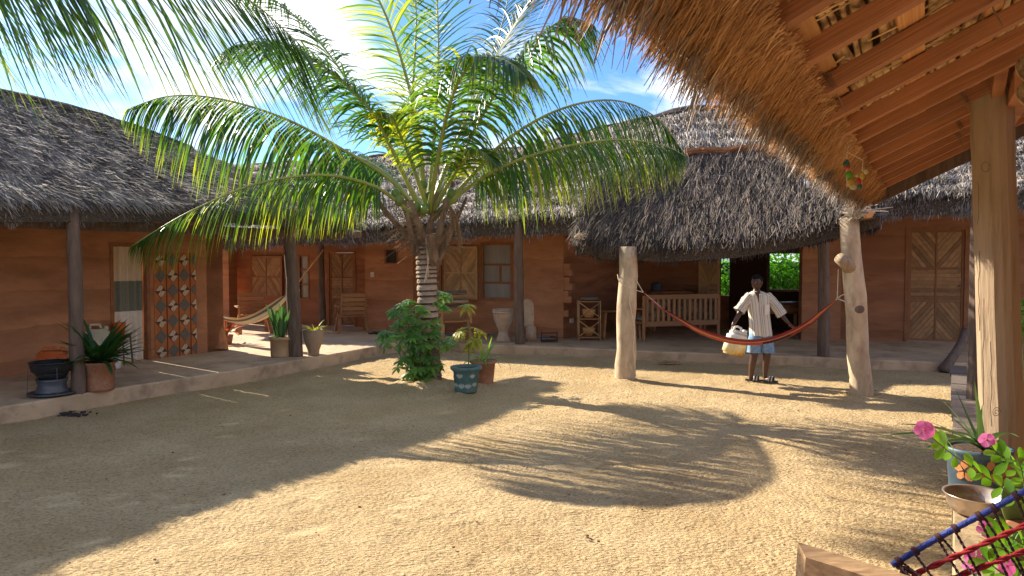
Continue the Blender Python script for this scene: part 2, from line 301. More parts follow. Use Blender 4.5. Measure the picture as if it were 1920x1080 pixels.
def thatch(parent, bot, top, n, L, W, thick=.2, mt=thatch_grey, core=thatch_base, nfringe=0, flen=.35, rough_=.03, varmu=.5, course=0, jit=.12, v1=1.0, droop=.12, name='roof'):
    """thatched slope between an eave curve and a ridge curve: solid core, straw coat and a ragged eave"""
    nu, nv = 60, 14; mb = MB(); U = np.linspace(0, 1, nu+1); B = curve_np(bot, U); T = curve_np(top, U)
    S = np.array([B*(1-v)+T*v for v in np.linspace(0, 1, nv+1)])           # nv+1, nu+1, 3
    du = np.gradient(S, axis=1); dvv = np.gradient(S, axis=0); nr = unit(np.cross(du, dvv)); nr[nr[..., 2] < 0] *= -1
    lump = rng.normal(0, rough_*.6, S.shape[:2])[..., None]; Sup = S+nr*lump
    lo = S.copy(); lo[..., 2] -= thick
    vs = list(map(tuple, Sup.reshape(-1, 3)))+list(map(tuple, lo.reshape(-1, 3))); o = (nv+1)*(nu+1); idx = lambda i, j: i*(nu+1)+j; fs = []
    for i in range(nv):
        for j in range(nu):
            fs += [(idx(i, j), idx(i, j+1), idx(i+1, j+1), idx(i+1, j)), (o+idx(i, j), o+idx(i+1, j), o+idx(i+1, j+1), o+idx(i, j+1))]
    for j in range(nu): fs += [(idx(0, j), o+idx(0, j), o+idx(0, j+1), idx(0, j+1)), (idx(nv, j), idx(nv, j+1), o+idx(nv, j+1), o+idx(nv, j))]
    for i in range(nv): fs += [(idx(i, 0), idx(i+1, 0), o+idx(i+1, 0), o+idx(i, 0)), (idx(i, nu), o+idx(i, nu), o+idx(i+1, nu), idx(i+1, nu))]
    mb.add(vs, fs); rf = part(name, mb, core, parent)
    def sample(u, v):
        b = curve_np(bot, u); t = curve_np(top, u); e = .004; b2 = curve_np(bot, np.minimum(1, u+e)); t2 = curve_np(top, np.minimum(1, u+e)); b1 = curve_np(bot, np.maximum(0, u-e)); t1 = curve_np(top, np.maximum(0, u-e))
        v = v[:, None]; p = b*(1-v)+t*v; d = unit(b-t); du_ = (b2-b1)*(1-v)+(t2-t1)*v; nn = unit(np.cross(du_, d)); nn[nn[:, 2] < 0] *= -1
        return p, d, nn
    if n:
        u = rng.random(n); v = rng.random(n)*v1
        if course: v = (np.floor(v*course)+rng.random(n)**2*.9)/course + rng.normal(0, .15/course, n)*1.0; v = np.clip(v, .0, v1)
        p, d, nn = sample(u, v); lift = rng.uniform(0, rough_*1.6, (n, 1))
        if course: lift = lift + (1-((v*course) % 1))[:, None]*rough_*1.2
        tab = rng.normal(0, 1, (997, 5)); wob = u+.004*np.sin(v*40+u*200); cid = (np.floor(wob*190).astype(int)*31+np.floor(v*11+np.sin(u*80)*.5).astype(int)*17) % 997; tc_ = tab[cid]
        lift = lift+np.abs(tc_[:, 4:5])*rough_*.45
        p = p-d*L*.5+nn*lift; d = d+tc_[:, :3]*.065; dd = d+rng.normal(0, jit, (n, 3))+nn*rng.uniform(-.02, .10, (n, 1))
        # patches of darker and paler straw
        patch = .12*np.sin(u*37+v*9)+.10*np.sin(u*91-v*23+2)+.08*np.sin(v*31+u*13)
        strand_mesh('straw_coat', p, dd, nn, L*rng.uniform(.55, 1.25, n), W*rng.uniform(.6, 1.3, n), np.clip(varmu+patch+tc_[:, 3]*.10+rng.normal(0, .22, n), 0, 1), mt, rf, sag=.03)
    if nfringe:
        u = rng.random(nfringe); v = rng.random(nfringe)*.05; p, d, nn = sample(u, v); deep = rng.random((nfringe, 1))
        wob = (.5+.25*np.sin(u*61)+.25*np.sin(u*143+1))
        p = p-np.array([[0, 0, 1]])*thick*deep*1.0-d*.10; dd = d+np.array([[0, 0, -1]])*rng.uniform(0, .9, (nfringe, 1))*(.3+droop*3)+rng.normal(0, .14, (nfringe, 3))
        strand_mesh('eave_straw', p, dd, nn, flen*rng.uniform(.4, 1.0, nfringe)*(.65+.5*wob), W*rng.uniform(.6, 1.3, nfringe), np.clip(varmu-.05-deep[:, 0]*.25+rng.normal(0, .24, nfringe), 0, 1), mt, rf, sag=droop)
    return rf
# ================================================================== GROUND
def vnoise(X, Y, wl, seed):
    r = np.random.default_rng(seed); g = r.random((256, 256)); x = X/wl; y = Y/wl; xi = np.floor(x).astype(int); yi = np.floor(y).astype(int)
    fx = x-xi; fy = y-yi; fx = fx*fx*(3-2*fx); fy = fy*fy*(3-2*fy); a = lambda i, j: g[(xi+i) % 256, (yi+j) % 256]
    return (a(0, 0)*(1-fx)+a(1, 0)*fx)*(1-fy)+(a(0, 1)*(1-fx)+a(1, 1)*fx)*fy-.5
def sand_material():
    m = bpy.data.materials.new('coarse_sand'); m.use_nodes = True; t = m.node_tree; t.nodes.clear(); n = t.nodes.new; l = t.links.new
    out = n('ShaderNodeOutputMaterial'); b = n('ShaderNodeBsdfPrincipled'); b.inputs['Roughness'].default_value = .95; b.inputs['Specular IOR Level'].default_value = .1
    g = n('ShaderNodeNewGeometry'); at = n('ShaderNodeAttribute'); at.attribute_name = 'var'
    big = n('ShaderNodeTexNoise'); big.inputs['Scale'].default_value = 1.3; big.inputs['Detail'].default_value = 5; l(g.outputs['Position'], big.inputs['Vector'])
    fine = n('ShaderNodeTexNoise'); fine.inputs['Scale'].default_value = 42; fine.inputs['Detail'].default_value = 6; fine.inputs['Roughness'].default_value = .75; l(g.outputs['Position'], fine.inputs['Vector'])
    mp = n('ShaderNodeMapping'); mp.inputs['Rotation'].default_value = (0, 0, .5); mp.inputs['Scale'].default_value = (.75, 1.6, 1); l(g.outputs['Position'], mp.inputs[0])
    vo = n('ShaderNodeTexNoise'); vo.inputs['Scale'].default_value = 38; vo.inputs['Detail'].default_value = 3; vo.inputs['Roughness'].default_value = .55; l(mp.outputs[0], vo.inputs['Vector'])
    r1 = n('ShaderNodeValToRGB'); e = r1.color_ramp.elements; e[0].position = .3; e[1].position = .75; e[0].color = rgb(.57, .405, .205); e[1].color = rgb(.74, .555, .31); l(big.outputs['Fac'], r1.inputs[0])
    r2 = n('ShaderNodeValToRGB'); e = r2.color_ramp.elements; e[0].position = .34; e[1].position = .52; e[0].color = rgb(.36, .30, .25); e[1].color = rgb(1, 1, 1); l(fine.outputs['Fac'], r2.inputs[0])
    mx = n('ShaderNodeMix'); mx.data_type = 'RGBA'; mx.blend_type = 'MULTIPLY'; mx.inputs[0].default_value = .8; l(r1.outputs[0], mx.inputs[6]); l(r2.outputs[0], mx.inputs[7])
    mw = n('ShaderNodeMix'); mw.data_type = 'RGBA'; l(at.outputs['Fac'], mw.inputs[0]); l(mx.outputs[2], mw.inputs[6]); mw.inputs[7].default_value = rgb(.64, .48, .27)
    # footprint patches blend into one even sand tone without speckle
    l(mw.outputs[2], b.inputs['Base Color'])
    wv = n('ShaderNodeTexWave'); wv.inputs['Scale'].default_value = 7; wv.inputs['Distortion'].default_value = 16; wv.inputs['Detail'].default_value = 2; wv.inputs['Detail Scale'].default_value = .35; l(g.outputs['Position'], wv.inputs['Vector'])
    wm = n('ShaderNodeTexNoise'); wm.inputs['Scale'].default_value = .8; l(g.outputs['Position'], wm.inputs['Vector']); wr_ = n('ShaderNodeMapRange'); wr_.inputs[1].default_value = .48; wr_.inputs[2].default_value = .62; wr_.inputs[4].default_value = .07; l(wm.outputs['Fac'], wr_.inputs[0])
    wx = n('ShaderNodeMath'); wx.operation = 'MULTIPLY'; l(wv.outputs['Fac'], wx.inputs[0]); l(wr_.outputs[0], wx.inputs[1]); wa = n('ShaderNodeMath'); l(wx.outputs[0], wa.inputs[0]); l(vo.outputs['Fac'], wa.inputs[1])
    hsum = n('ShaderNodeMath'); hsum.operation = 'MULTIPLY_ADD'; hsum.inputs[1].default_value = .4; l(fine.outputs['Fac'], hsum.inputs[0]); l(wa.outputs[0], hsum.inputs[2])
    st = n('ShaderNodeMath'); st.operation = 'MULTIPLY_ADD'; st.inputs[1].default_value = -.75; st.inputs[2].default_value = 1.0; l(at.outputs['Fac'], st.inputs[0])
    bu = n('ShaderNodeBump'); bu.inputs['Distance'].default_value = .05; l(st.outputs[0], bu.inputs['Strength']); l(hsum.outputs[0], bu.inputs['Height']); l(bu.outputs[0], b.inputs['Normal'])
    l(b.outputs[0], out.inputs[0]); return m
sand = sand_material()
def sand_sheet():
    x = np.arange(-8.6, 8.2, .028); y = np.arange(1.2, 15.0, .028); X, Y = np.meshgrid(x, y)
    H = vnoise(X, Y, 1.7, 1)*.035+vnoise(X, Y, .55, 2)*.014+vnoise(X, Y, .16, 3)*.010+vnoise(X, Y, .065, 4)*.013
    V = np.zeros_like(X); r = random.Random(5)
    for _ in range(95):
        px = r.uniform(-150, 1500); py = r.choice([r.uniform(710, 1060), r.uniform(760, 960)]); c = G(px, py); a = r.uniform(-.5, 1.0); L = r.uniform(.08, .13); Wd = L*.42
        if r.random() < .35: L *= 1.5; Wd *= 1.4
        dx = X-c.x; dy = Y-c.y; q = ((dx*math.cos(a)+dy*math.sin(a))/L)**2+((-dx*math.sin(a)+dy*math.cos(a))/Wd)**2
        q = q*(1+.5*vnoise(X, Y, .09, 9)); f = np.clip(1.25-q, 0, 1); st = r.uniform(.35, .95); V = np.maximum(V, f*st*.6); H = H*(1-.6*f*st)-.006*f*st
    mound = np.hypot(X+1.2, Y-9.7); H += .10*np.exp(-(mound/.42)**2)*(1+vnoise(X, Y, .12, 12)) + .03*np.exp(-((mound-.75)/.18)**2)
    for (cx, cy) in ((1.64, 10.3), (4.47, 9.2)): H += .03*np.exp(-(np.hypot(X-cx, Y-cy)/.3)**2)*(1+2*vnoise(X, Y, .1, 14))
    ny, nx = X.shape; co = np.stack([X, Y, H+.004], -1).reshape(-1, 3).astype(np.float32); i = np.arange((ny-1)*nx).reshape(ny-1, nx)[:, :-1].ravel()
    Fc = np.stack([i, i+1, i+1+nx, i+nx], 1).astype(np.int32).ravel(); nf = len(i)
    me = bpy.data.meshes.new('sand_courtyard'); me.vertices.add(len(co)); me.vertices.foreach_set('co', co.ravel()); me.loops.add(nf*4); me.loops.foreach_set('vertex_index', Fc)
    me.polygons.add(nf); me.polygons.foreach_set('loop_start', (np.arange(nf)*4).astype(np.int32)); me.polygons.foreach_set('loop_total', np.full(nf, 4, np.int32))
    me.polygons.foreach_set('use_smooth', np.ones(nf, bool)); me.attributes.new('var', 'FLOAT', 'POINT').data.foreach_set('value', V.ravel().astype(np.float32)); me.update(); me.materials.append(sand)
    o = bpy.data.objects.new('sand_courtyard', me); COL.objects.link(o); o['kind'] = 'structure'
sand_sheet()
g = MB(); g.add([(-400, -400, -.06), (400, -400, -.06), (400, 400, -.06), (-400, 400, -.06)], [(0, 1, 2, 3)]); struct('ground', g, sand)
# verandah floors of the two houses, with rounded worn kerbs
def platform(name, poly, z, front, r=.03):
    mb = MB(); mb.prism(poly, -.05, z-.02); q = list(poly)
    # worn top slab, slightly inset along the front
    c = Vector((sum(p[0] for p in poly)/len(poly), sum(p[1] for p in poly)/len(poly), 0))
    ins = [(p[0]+(c.x-p[0])*.004, p[1]+(c.y-p[1])*.004) for p in poly]; n = len(poly)
    vs = [(p[0], p[1], z-.02) for p in poly]+[(p[0], p[1], z) for p in ins]
    mb.add(vs, [tuple(range(n, 2*n))]+[(i, (i+1) % n, n+(i+1) % n, n+i) for i in range(n)])
    return struct(name, mb, concrete)
KL = [(-7.8, 3.1), (-5.29, 7.45), (-4.55, 8.8), (-3.83, 9.98), (-3.0, 11.55), (-2.2, 13.2), (-1.75, 13.95)]
KR = [(-1.75, 13.95), (-.41, 13.25), (.77, 12.95), (2.49, 12.3), (4.3, 11.75), (5.97, 11.2), (7.3, 10.75), (13, 8.8)]
ZL, ZR = .19, .155
platform('left_veranda_floor', KL+[(-1.75, 24), (-16, 24), (-16, 3.1)], ZL, None)
platform('far_veranda_floor', KR+[(16, 24), (-1.745, 24)], ZR, None)
# ================================================================== WALLS
class Wall:
    def __init__(s, A, B):
        s.A = Vector((A[0], A[1], 0)); s.B = Vector((B[0], B[1], 0)); s.a = (s.B-s.A); s.len = s.a.length; s.a.normalize()
        s.n = Vector((s.a.y, -s.a.x, 0)); s.z = Vector((0, 0, 1))
    def pt(s, u, z, off=0): return s.A+s.a*u+s.n*off+Vector((0, 0, z))
    def hit(s, px, py):
        d = ray(px, py); k = (s.A-CAM).dot(s.n)/d.dot(s.n); p = CAM+d*k; return (p-s.A).dot(s.a), p.z
    def rect(s, x0, y0, x1, y1):
        xm = (x0+x1)/2; ym = (y0+y1)/2; return s.hit(x0, ym)[0], s.hit(x1, ym)[0], s.hit(xm, y1)[1], s.hit(xm, y0)[1]
def wall_mesh(W, z0, z1, holes=(), th=.32):
    mb = MB(); su = sorted({0, W.len, *[h[0] for h in holes], *[h[1] for h in holes]}); sz = sorted({z0, z1, *[h[2] for h in holes], *[h[3] for h in holes]})
    su = [u for u in su if -1e-6 <= u <= W.len+1e-6]; sz = [z for z in sz if z0-1e-6 <= z <= z1+1e-6]
    def solid(i, j):
        if i < 0 or j < 0 or i >= len(su)-1 or j >= len(sz)-1: return False
        uc = (su[i]+su[i+1])/2; zc = (sz[j]+sz[j+1])/2; return not any(h[0] < uc < h[1] and h[2] < zc < h[3] for h in holes)
    for i in range(len(su)-1):
        for j in range(len(sz)-1):
            if not solid(i, j): continue
            u0, u1, a, b = su[i], su[i+1], sz[j], sz[j+1]; f = lambda u, z, o: W.pt(u, z, o)
            mb.add([f(u0, a, 0), f(u1, a, 0), f(u1, b, 0), f(u0, b, 0)], [(0, 1, 2, 3)]); mb.add([f(u0, a, -th), f(u1, a, -th), f(u1, b, -th), f(u0, b, -th)], [(3, 2, 1, 0)])
            for (di, dj, e0, e1) in ((-1, 0, (u0, a), (u0, b)), (1, 0, (u1, b), (u1, a)), (0, -1, (u1, a), (u0, a)), (0, 1, (u0, b), (u1, b))):
                if not solid(i+di, j+dj): mb.add([f(*e0, 0), f(*e1, 0), f(*e1, -th), f(*e0, -th)], [(0, 1, 2, 3)])
    return mb
def clip_rect(poly, x0, x1, y0, y1):
    for ax, lim, sg in ((0, x0, 1), (0, x1, -1), (1, y0, 1), (1, y1, -1)):
        out = []
        for i in range(len(poly)):
            p, q = poly[i], poly[(i+1) % len(poly)]; dp = (p[ax]-lim)*sg; dq = (q[ax]-lim)*sg
            if dp >= 0: out.append(p)
            if dp*dq < 0: t = dp/(dp-dq); out.append((p[0]+(q[0]-p[0])*t, p[1]+(q[1]-p[1])*t))
        poly = out
        if len(poly) < 3: return []
    return poly
def slats(W, parent, u0, u1, z0, z1, off, ang, wd, m, gap=.006, th=.014):
    """separate slats nailed over one field of a door or shutter"""
    ca, sa = math.cos(ang), math.sin(ang); cx, cz = (u0+u1)/2, (z0+z1)/2; R = math.hypot(u1-u0, z1-z0); k = -int(R/wd)
    while k*wd < R:
        a = k*wd+gap/2; b = (k+1)*wd-gap/2; k += 1
        poly = [(cx+ca*s_-sa*t_, cz+sa*s_+ca*t_) for s_, t_ in ((-R, a), (R, a), (R, b), (-R, b))]; poly = clip_rect(poly, u0, u1, z0, z1)
        if len(poly) < 3: continue
        ar = abs(sum(poly[i][0]*poly[(i+1) % len(poly)][1]-poly[(i+1) % len(poly)][0]*poly[i][1] for i in range(len(poly))))/2
        if ar < .0006: continue
        t = th*random.uniform(.7, 1.35); mb = MB(); mb.extr([W.pt(u, z, off) for u, z in poly], W.n*t); part('slat', mb, m, parent)
def leafpanel(W, parent, name, u0, u1, z0, z1, off, fields, m, mf=frame_wood, wd=.055, stile=.045, label=None, th=.035):
    """a boarded leaf (door or shutter): backing board, stiles and rails, slatted fields. fields: (fu0,fu1,fz0,fz1,angle) as fractions"""
    mb = MB(); mb.obox(W.pt((u0+u1)/2, (z0+z1)/2, off), W.a*(u1-u0)/2, W.n*th/2, W.z*(z1-z0)/2); lf = part(name, mb, mf, parent, label=label)
    f = off+th/2+.001
    us = sorted({0., 1.}); rails = {0., 1.}; sts = {0., 1.}
    for a in fields: rails |= {a[2], a[3]}; sts |= {a[0], a[1]}
    for a in fields:
        fu0 = u0+(u1-u0)*a[0]+stile*(1 if a[0] == 0 else .4); fu1 = u0+(u1-u0)*a[1]-stile*(1 if a[1] == 1 else .4)
        fz0 = z0+(z1-z0)*a[2]+stile*(1 if a[2] == 0 else .35); fz1 = z0+(z1-z0)*a[3]-stile*(1 if a[3] == 1 else .35); slats(W, lf, fu0, fu1, fz0, fz1, f, a[4], wd, m)
    for x in (0, 1):
        c = u0+(u1-u0)*x+(stile/2 if x == 0 else -stile/2); piece('stile', mf, lf, W.pt(c, (z0+z1)/2, f+.012), W.a*stile/2*.96, W.n*.012, W.z*(z1-z0)/2)
        c = z0+(z1-z0)*x+(stile/2 if x == 0 else -stile/2); piece('rail', mf, lf, W.pt((u0+u1)/2, c, f+.010), W.a*((u1-u0)/2-stile), W.n*.010, W.z*stile/2*.96)
    for x in sorted(rails-{0., 1.}): piece('rail', mf, lf, W.pt((u0+u1)/2, z0+(z1-z0)*x, f+.010), W.a*((u1-u0)/2-stile), W.n*.010, W.z*stile*.3)
    for x in sorted(sts-{0., 1.}): piece('stile', mf, lf, W.pt(u0+(u1-u0)*x, (z0+z1)/2, f+.013), W.a*stile*.3, W.n*.011, W.z*((z1-z0)/2-stile))
    return lf
def frame(W, parent, name, u0, u1, z0, z1, wd=.06, dep=.10, off=.01, sill=True):
    mb = MB()
    for u in (u0+wd/2, u1-wd/2): mb.obox(W.pt(u, (z0+z1)/2, off-dep/2), W.a*wd/2, W.n*dep/2, W.z*(z1-z0)/2)
    for z in ((z0+wd/2, z1-wd/2) if sill else (z1-wd/2,)): mb.obox(W.pt((u0+u1)/2, z, off-dep/2-.002), W.a*((u1-u0)/2-wd), W.n*dep/2, W.z*wd/2)
    return part(name, mb, frame_wood, parent)
A50, A130 = math.radians(-52), math.radians(52)
# ---- left house ---------------------------------------------------
LW = Wall((-10.1, 3.2), (-4.9, 12.2)); d30 = LW.a; n30 = LW.n
left_house = thing('left_mud_house', 'long low red earth house on the left with grey thatch and a curtained doorway', 'house', (-6.6, 9.3, 0))
cu0, cu1, cz0, cz1 = LW.rect(207, 455, 281, 673); cz0 = ZL
part('wall', wall_mesh(LW, ZL, 3.24, [(cu0, cu1, cz0, cz1)]), earth_pale, left_house)
RW = Wall((-4.9, 12.2), tuple((Vector((-4.9, 12.2, 0))-LW.n*4.2)[:2])); mb = wall_mesh(Wall(RW.A+LW.a*-.0, RW.B), ZL, 3.24)
part('wall', mb, earth_pale, left_house)
e0 = Vector((-10.1, 3.2, 0))-LW.n*4.2; e1 = Vector((-4.9, 12.2, 0))-LW.n*4.2
part('wall', wall_mesh(Wall(e0[:2], e1[:2]), ZL, 2.7), earth_pale, left_house)
fr = frame(LW, left_house, 'doorway_frame', cu0, cu1, cz0, cz1, .05, .12, .012, False)
# soft skirting bulge at the wall corner
mb = MB(); mb.tube([LW.pt(LW.len-.05, ZL, -.06), LW.pt(LW.len-.02, ZL+.12, -.08), LW.pt(LW.len-.03, ZL+.4, -.10)], [.16, .13, .10], 10); part('worn_corner', mb, earth_pale, left_house)
# mosaic panel of cement tiles beside the doorway
tile_white = mat('white_tile', (.64, .52, .38), (.5, .39, .27), scale=20, rough=.6); tile_grey = mat('grey_tile', (.215, .19, .165), (.12, .105, .095), scale=60, rough=.8, bump=.6)
tile_brown = mat('brown_tile', (.16, .055, .03), (.10, .035, .02), scale=20, rough=.7); tile_orange = mat('orange_tile', (.52, .19, .065), (.40, .13, .04), scale=12, rough=.8)
tu0, tu1, tz0, tz1 = LW.rect(289, 474, 367, 671)
mb = MB(); mb.obox(LW.pt((tu0+tu1)/2, (tz0+tz1)/2, .004), LW.a*(tu1-tu0)/2, LW.n*.006, LW.z*(tz1-tz0)/2); panel = part('mosaic_panel', mb, tile_orange, left_house)
ncol = 4; cw = (tu1-tu0)/3.5; rh = (tz1-tz0)/7.0
for c in range(ncol):
    uc = tu0+cw*(c+.5)
    for r_ in range(7):
        zc = tz0+rh*(r_+.5); white = (r_+c) % 2 == 0; hw, hh = cw*.47, rh*.47
        quad = clip_rect([(uc-hw, zc), (uc, zc-hh), (uc+hw, zc), (uc, zc+hh)], tu0, tu1, tz0, tz1)
        if len(quad) < 3: continue
        mb = MB(); mb.extr([LW.pt(u, z, .010) for u, z in quad], LW.n*(.006 if white else .008)); part('diamond_tile', mb, tile_brown if white else tile_grey, panel)
        if white:
            for (a, b) in (((-.9, .05), (-.08, .88)), ((.0, .92), (.42, .46)), ((.9, -.05), (.08, -.88)), ((.0, -.92), (-.42, -.46))):
                t3 = clip_rect([(uc, zc), (uc+a[0]*hw, zc+a[1]*hh), (uc+b[0]*hw, zc+b[1]*hh)], tu0, tu1, tz0, tz1)
                if len(t3) >= 3: mb = MB(); mb.extr([LW.pt(u, z, .016) for u, z in t3], LW.n*.003); part('inlay', mb, tile_white, panel)
# darker rims between the columns
for c in range(1, ncol): piece('tile_border', tile_brown, panel, LW.pt(tu0+cw*c, (tz0+tz1)/2, .0105), LW.a*cw*.04, LW.n*.004, LW.z*(tz1-tz0)/2)
# roof of the left house: front slope, hipped end, rear slope
eave = [(-8.2, 2.6, 2.14), (-6.6, 5.3, 2.14), (-5.37, 7.5, 2.14), (-4.65, 8.7, 2.20), (-3.98, 9.85, 2.26), (-3.3, 11.2, 2.25), (-2.72, 12.6, 2.22)]
ridge = [(-12.0, 3.2, 4.35), (-9.9, 6.8, 4.35), (-8.4, 9.5, 4.33), (-7.6, 10.9, 4.28), (-7.0, 11.9, 4.2), (-6.5, 12.8, 4.05), (-6.0, 13.5, 3.85)]
eave = [(x, y, z+.17) for x, y, z in eave]; ridge = [(x, y, z-.10) for x, y, z in ridge]
thatch(left_house, eave, ridge, 150000, .34, .009, .20, thatch_grey, nfringe=20000, flen=.18, rough_=.014, varmu=.55, jit=.085)
rear = [(p[0]-3.1, p[1]+1.9, 2.3) for p in ridge[:4]]
thatch(left_house, rear[::-1], ridge[:4][::-1], 0, .3, .02, .18)
mb = MB(); mb.tube([(p[0], p[1], p[2]-.01) for p in catmull(ridge, 24)], .12, 8, rjit=.2); part('ridge_roll', mb, thatch_base, left_house)
for i, zz in enumerate((.07, .16, .28, .45, .62)):   # wires tied over the straw
    a = [Vector(e)*(1-zz)+Vector(r)*zz+Vector((0, 0, .055)) for e, r in zip(eave, ridge)]; mb = MB(); mb.tube([p+Vector((0, 0, random.uniform(-.01, .012))) for p in catmull(a, 60)], .0035, 4); part('binding_wire', mb, rope_mat, left_house)
# eave plate on the posts and the beam end that sticks out at the porch
mb = MB(); mb.beam((-7.6, 3.9, 2.12), (-2.95, 12.5, 2.14), .09, .12); part('eave_beam', mb, post_grey, left_house)
mb = MB(); mb.beam(P(640, 428, 12.4), P(672, 440, 11.6), .12, .10); mb.beam(P(600, 424, 12.6), P(668, 433, 12.9), .1, .1); part('beam_end', mb, post_grey, left_house)
def post(px0, base_py, top, r, m, label, group=None, lean=None, z0=0, name='wooden_post', forks=None, Y=None, knots=(), n=12):
    b = G(px0, base_py, z0); t = P(top[0], top[1], Y or b.y) if not isinstance(top, Vector) else top
    th = thing(name, label, 'post', tuple(b), group); pts = [b.lerp(t, k/9) for k in range(10)]
    for i in range(1, 9): pts[i] = pts[i]+Vector((random.uniform(-1, 1), random.uniform(-1, 1), 0))*r*.10
    rr = [r*(1.08-.16*k/9+random.uniform(-.03, .03)) for k in range(10)]; mb = MB(); mb.tube([b-Vector((0, 0, .06))]+pts, [rr[0]]+rr, n, rjit=.06); part('trunk', mb, m, th, True)
    return th, b, t
post(147, 737, (136, 385), .074, post_grey, 'slim grey post in front of the left wall between black basin and studded clay pot', z0=ZL)
t5, b5, p5 = post(555, 668, (541, 412), .105, post_grey, 'thick forked grey post on the left veranda between two potted plants', z0=ZL)
mb = MB(); f0 = p5-Vector((0, 0, .28)); mb.tube([f0+Vector((.03, 0, -.05)), p5+Vector((.24, .05, .12))], [.055, .045], 8); mb.tube([f0-Vector((.03, 0, .05)), p5+Vector((-.22, -.05, .14))], [.055, .04], 8); part('fork', mb, post_pale, t5, True)
post(605, 614, (601, 436), .075, post_grey, 'dark slim post against the far wall beside the narrow boarded door', z0=ZL)
post(975, 645, (972, 416), .085, post_grey, 'brown post before the glazed window and the toilet bowl', z0=ZR)
post(1544, 668, (1544, 440), .09, post_grey, 'dark post standing close to the reddish wall end behind the red hammock', z0=ZR)
# ---- far house ----------------------------------------------------
far_house = thing('far_mud_house', 'long red earth house across the courtyard with boarded doors shutters and layered thatch', 'house', (1, 15, 0))
W0 = Wall(P(400, 600, 17.6)[:2], P(427, 600, 17.3)[:2]); W1 = Wall(P(426, 600, 17.9)[:2], P(688, 600, 16.6)[:2]); W2 = Wall(P(685, 600, 16.1)[:2], P(1056, 600, 14.35)[:2])
WB = Wall(P(1195, 600, 17.2)[:2], P(1372, 600, 16.6)[:2]); WC = Wall(P(1368, 600, 16.4)[:2], P(1442, 600, 16.2)[:2]); WS = Wall(P(1440, 600, 16.3)[:2], P(1512, 600, 16.0)[:2])
W4 = Wall(P(1503, 600, 14.1)[:2], P(1576, 600, 13.95)[:2]); W5 = Wall(P(1560, 600, 14.2)[:2], P(2300, 600, 12.4)[:2])
part('wall', wall_mesh(Wall(P(330, 600, 17.6)[:2], P(430, 600, 17.2)[:2]), ZL, 2.6), earth, far_house)
sw = W1.rect(560, 478, 580, 561); dr = W1.rect(617, 473, 665, 614)
part('wall', wall_mesh(W1, ZL, 2.72, [sw, (dr[0], dr[1], ZL, dr[3])]), earth, far_house)
vt = W2.rect(721, 466, 746, 495); wn = W2.rect(903, 456, 961, 562)
part('wall', wall_mesh(W2, ZL, 2.72, [vt, wn]), earth_pale, far_house)
ret1 = Wall(W2.pt(0, 0)[:2], W1.pt(W1.len, 0)[:2]); part('wall', wall_mesh(Wall(W1.pt(W1.len, 0)[:2], W2.pt(0, 0)[:2]), ZL, 2.72, th=.2), earth, far_house)
ret2 = Wall(W2.pt(W2.len, 0)[:2], WB.pt(0, 0)[:2]); part('wall', wall_mesh(ret2, ZR, 2.72, th=.3), earth, far_house)
sh = WB.rect(1352, 484, 1370, 600)
part('wall', wall_mesh(WB, ZR, 2.72, [(sh[0], WB.len-.06, .9, 2.05)]), earth, far_house)
part('wall', wall_mesh(WC, ZR, 2.72), mat('dark_earth', (.07, .035, .02), (.04, .02, .012), scale=3, rough=.95, bump=.5, world=True), far_house)  # much darker earth brown than the other walls
so_ = WS.rect(1440, 468, 1504, 546); part('wall', wall_mesh(WS, ZR, so_[2]), MATS['dark_earth'], far_house); part('wall', wall_mesh(WS, so_[3], 2.72), MATS['dark_earth'], far_house)
mb = MB(); mb.beam(WS.pt(0, so_[2]+.02, .03), WS.pt(WS.len, so_[2]+.02, .03), .12, .05); part('window_sill', mb, furn_wood, far_house)
part('wall', wall_mesh(W4, ZR, 2.72, th=.35), earth_pale, far_house); part('wall', wall_mesh(Wall(P(1508, 600, 16.2)[:2], P(1504, 600, 14.15)[:2]), ZR, 2.72, th=.3), earth, far_house)
d5 = W5.rect(1702, 430, 1809, 646)
part('wall', wall_mesh(W5, ZR, 2.72, [(d5[0], d5[1], ZR, d5[3])]), earth, far_house)
part('ceiling_beam', MB().beam(P(1100, 440, 16), P(1560, 440, 15), .12, .14), post_grey, far_house); part('ceiling_beam', MB().beam(P(1150, 470, 17.0), P(1500, 470, 16), .1, .12), post_grey, far_house)
# toothed bricks where the wall was left unbonded
for k, (py, w_) in enumerate(((452, 17), (500, 13), (511, 17), (526, 12), (538, 18), (551, 10), (562, 16), (588, 10))):
    zc = P(1060, py, 14.3).z; wm = w_/94; piece('brick', earth_pale, far_house, W2.pt(W2.len+wm/2-.005, zc, -.10), W2.a*wm/2, W2.n*.09, Vector((0, 0, .062)))
# openings
VV = lambda: [(0, .5, .66, 1, A50), (.5, 1, .66, 1, A130), (0, 1, .36, .66, 0.), (0, .5, 0, .36, A130), (.5, 1, 0, .36, A50)]
frame(W1, far_house, 'door_frame', dr[0]-.04, dr[1]+.04, ZL, dr[3]+.04, .05, .1, .014, False)
leafpanel(W1, far_house, 'door', dr[0]+.012, dr[1]-.012, ZL+.02, dr[3]-.012, -.05, VV(), slat_wood, wd=.06, label='narrow boarded door with chevron slats behind the wooden armchair')
frame(W5, far_house, 'door_frame', d5[0]-.05, d5[1]+.05, ZR, d5[3]+.05, .06, .1, .014, False)
dd = leafpanel(W5, far_house, 'door', d5[0]+.012, d5[1]-.012, ZR+.02, d5[3]-.012, -.05, VV(), slat_wood, wd=.072, label='wide boarded door with V slats above and inverted V below')
mb = MB(); kp = W5.pt(d5[1]-.09, (ZR+d5[3])/2, .012); mb.ball(kp, .022); part('handle', mb, steel_dull, dd, True)
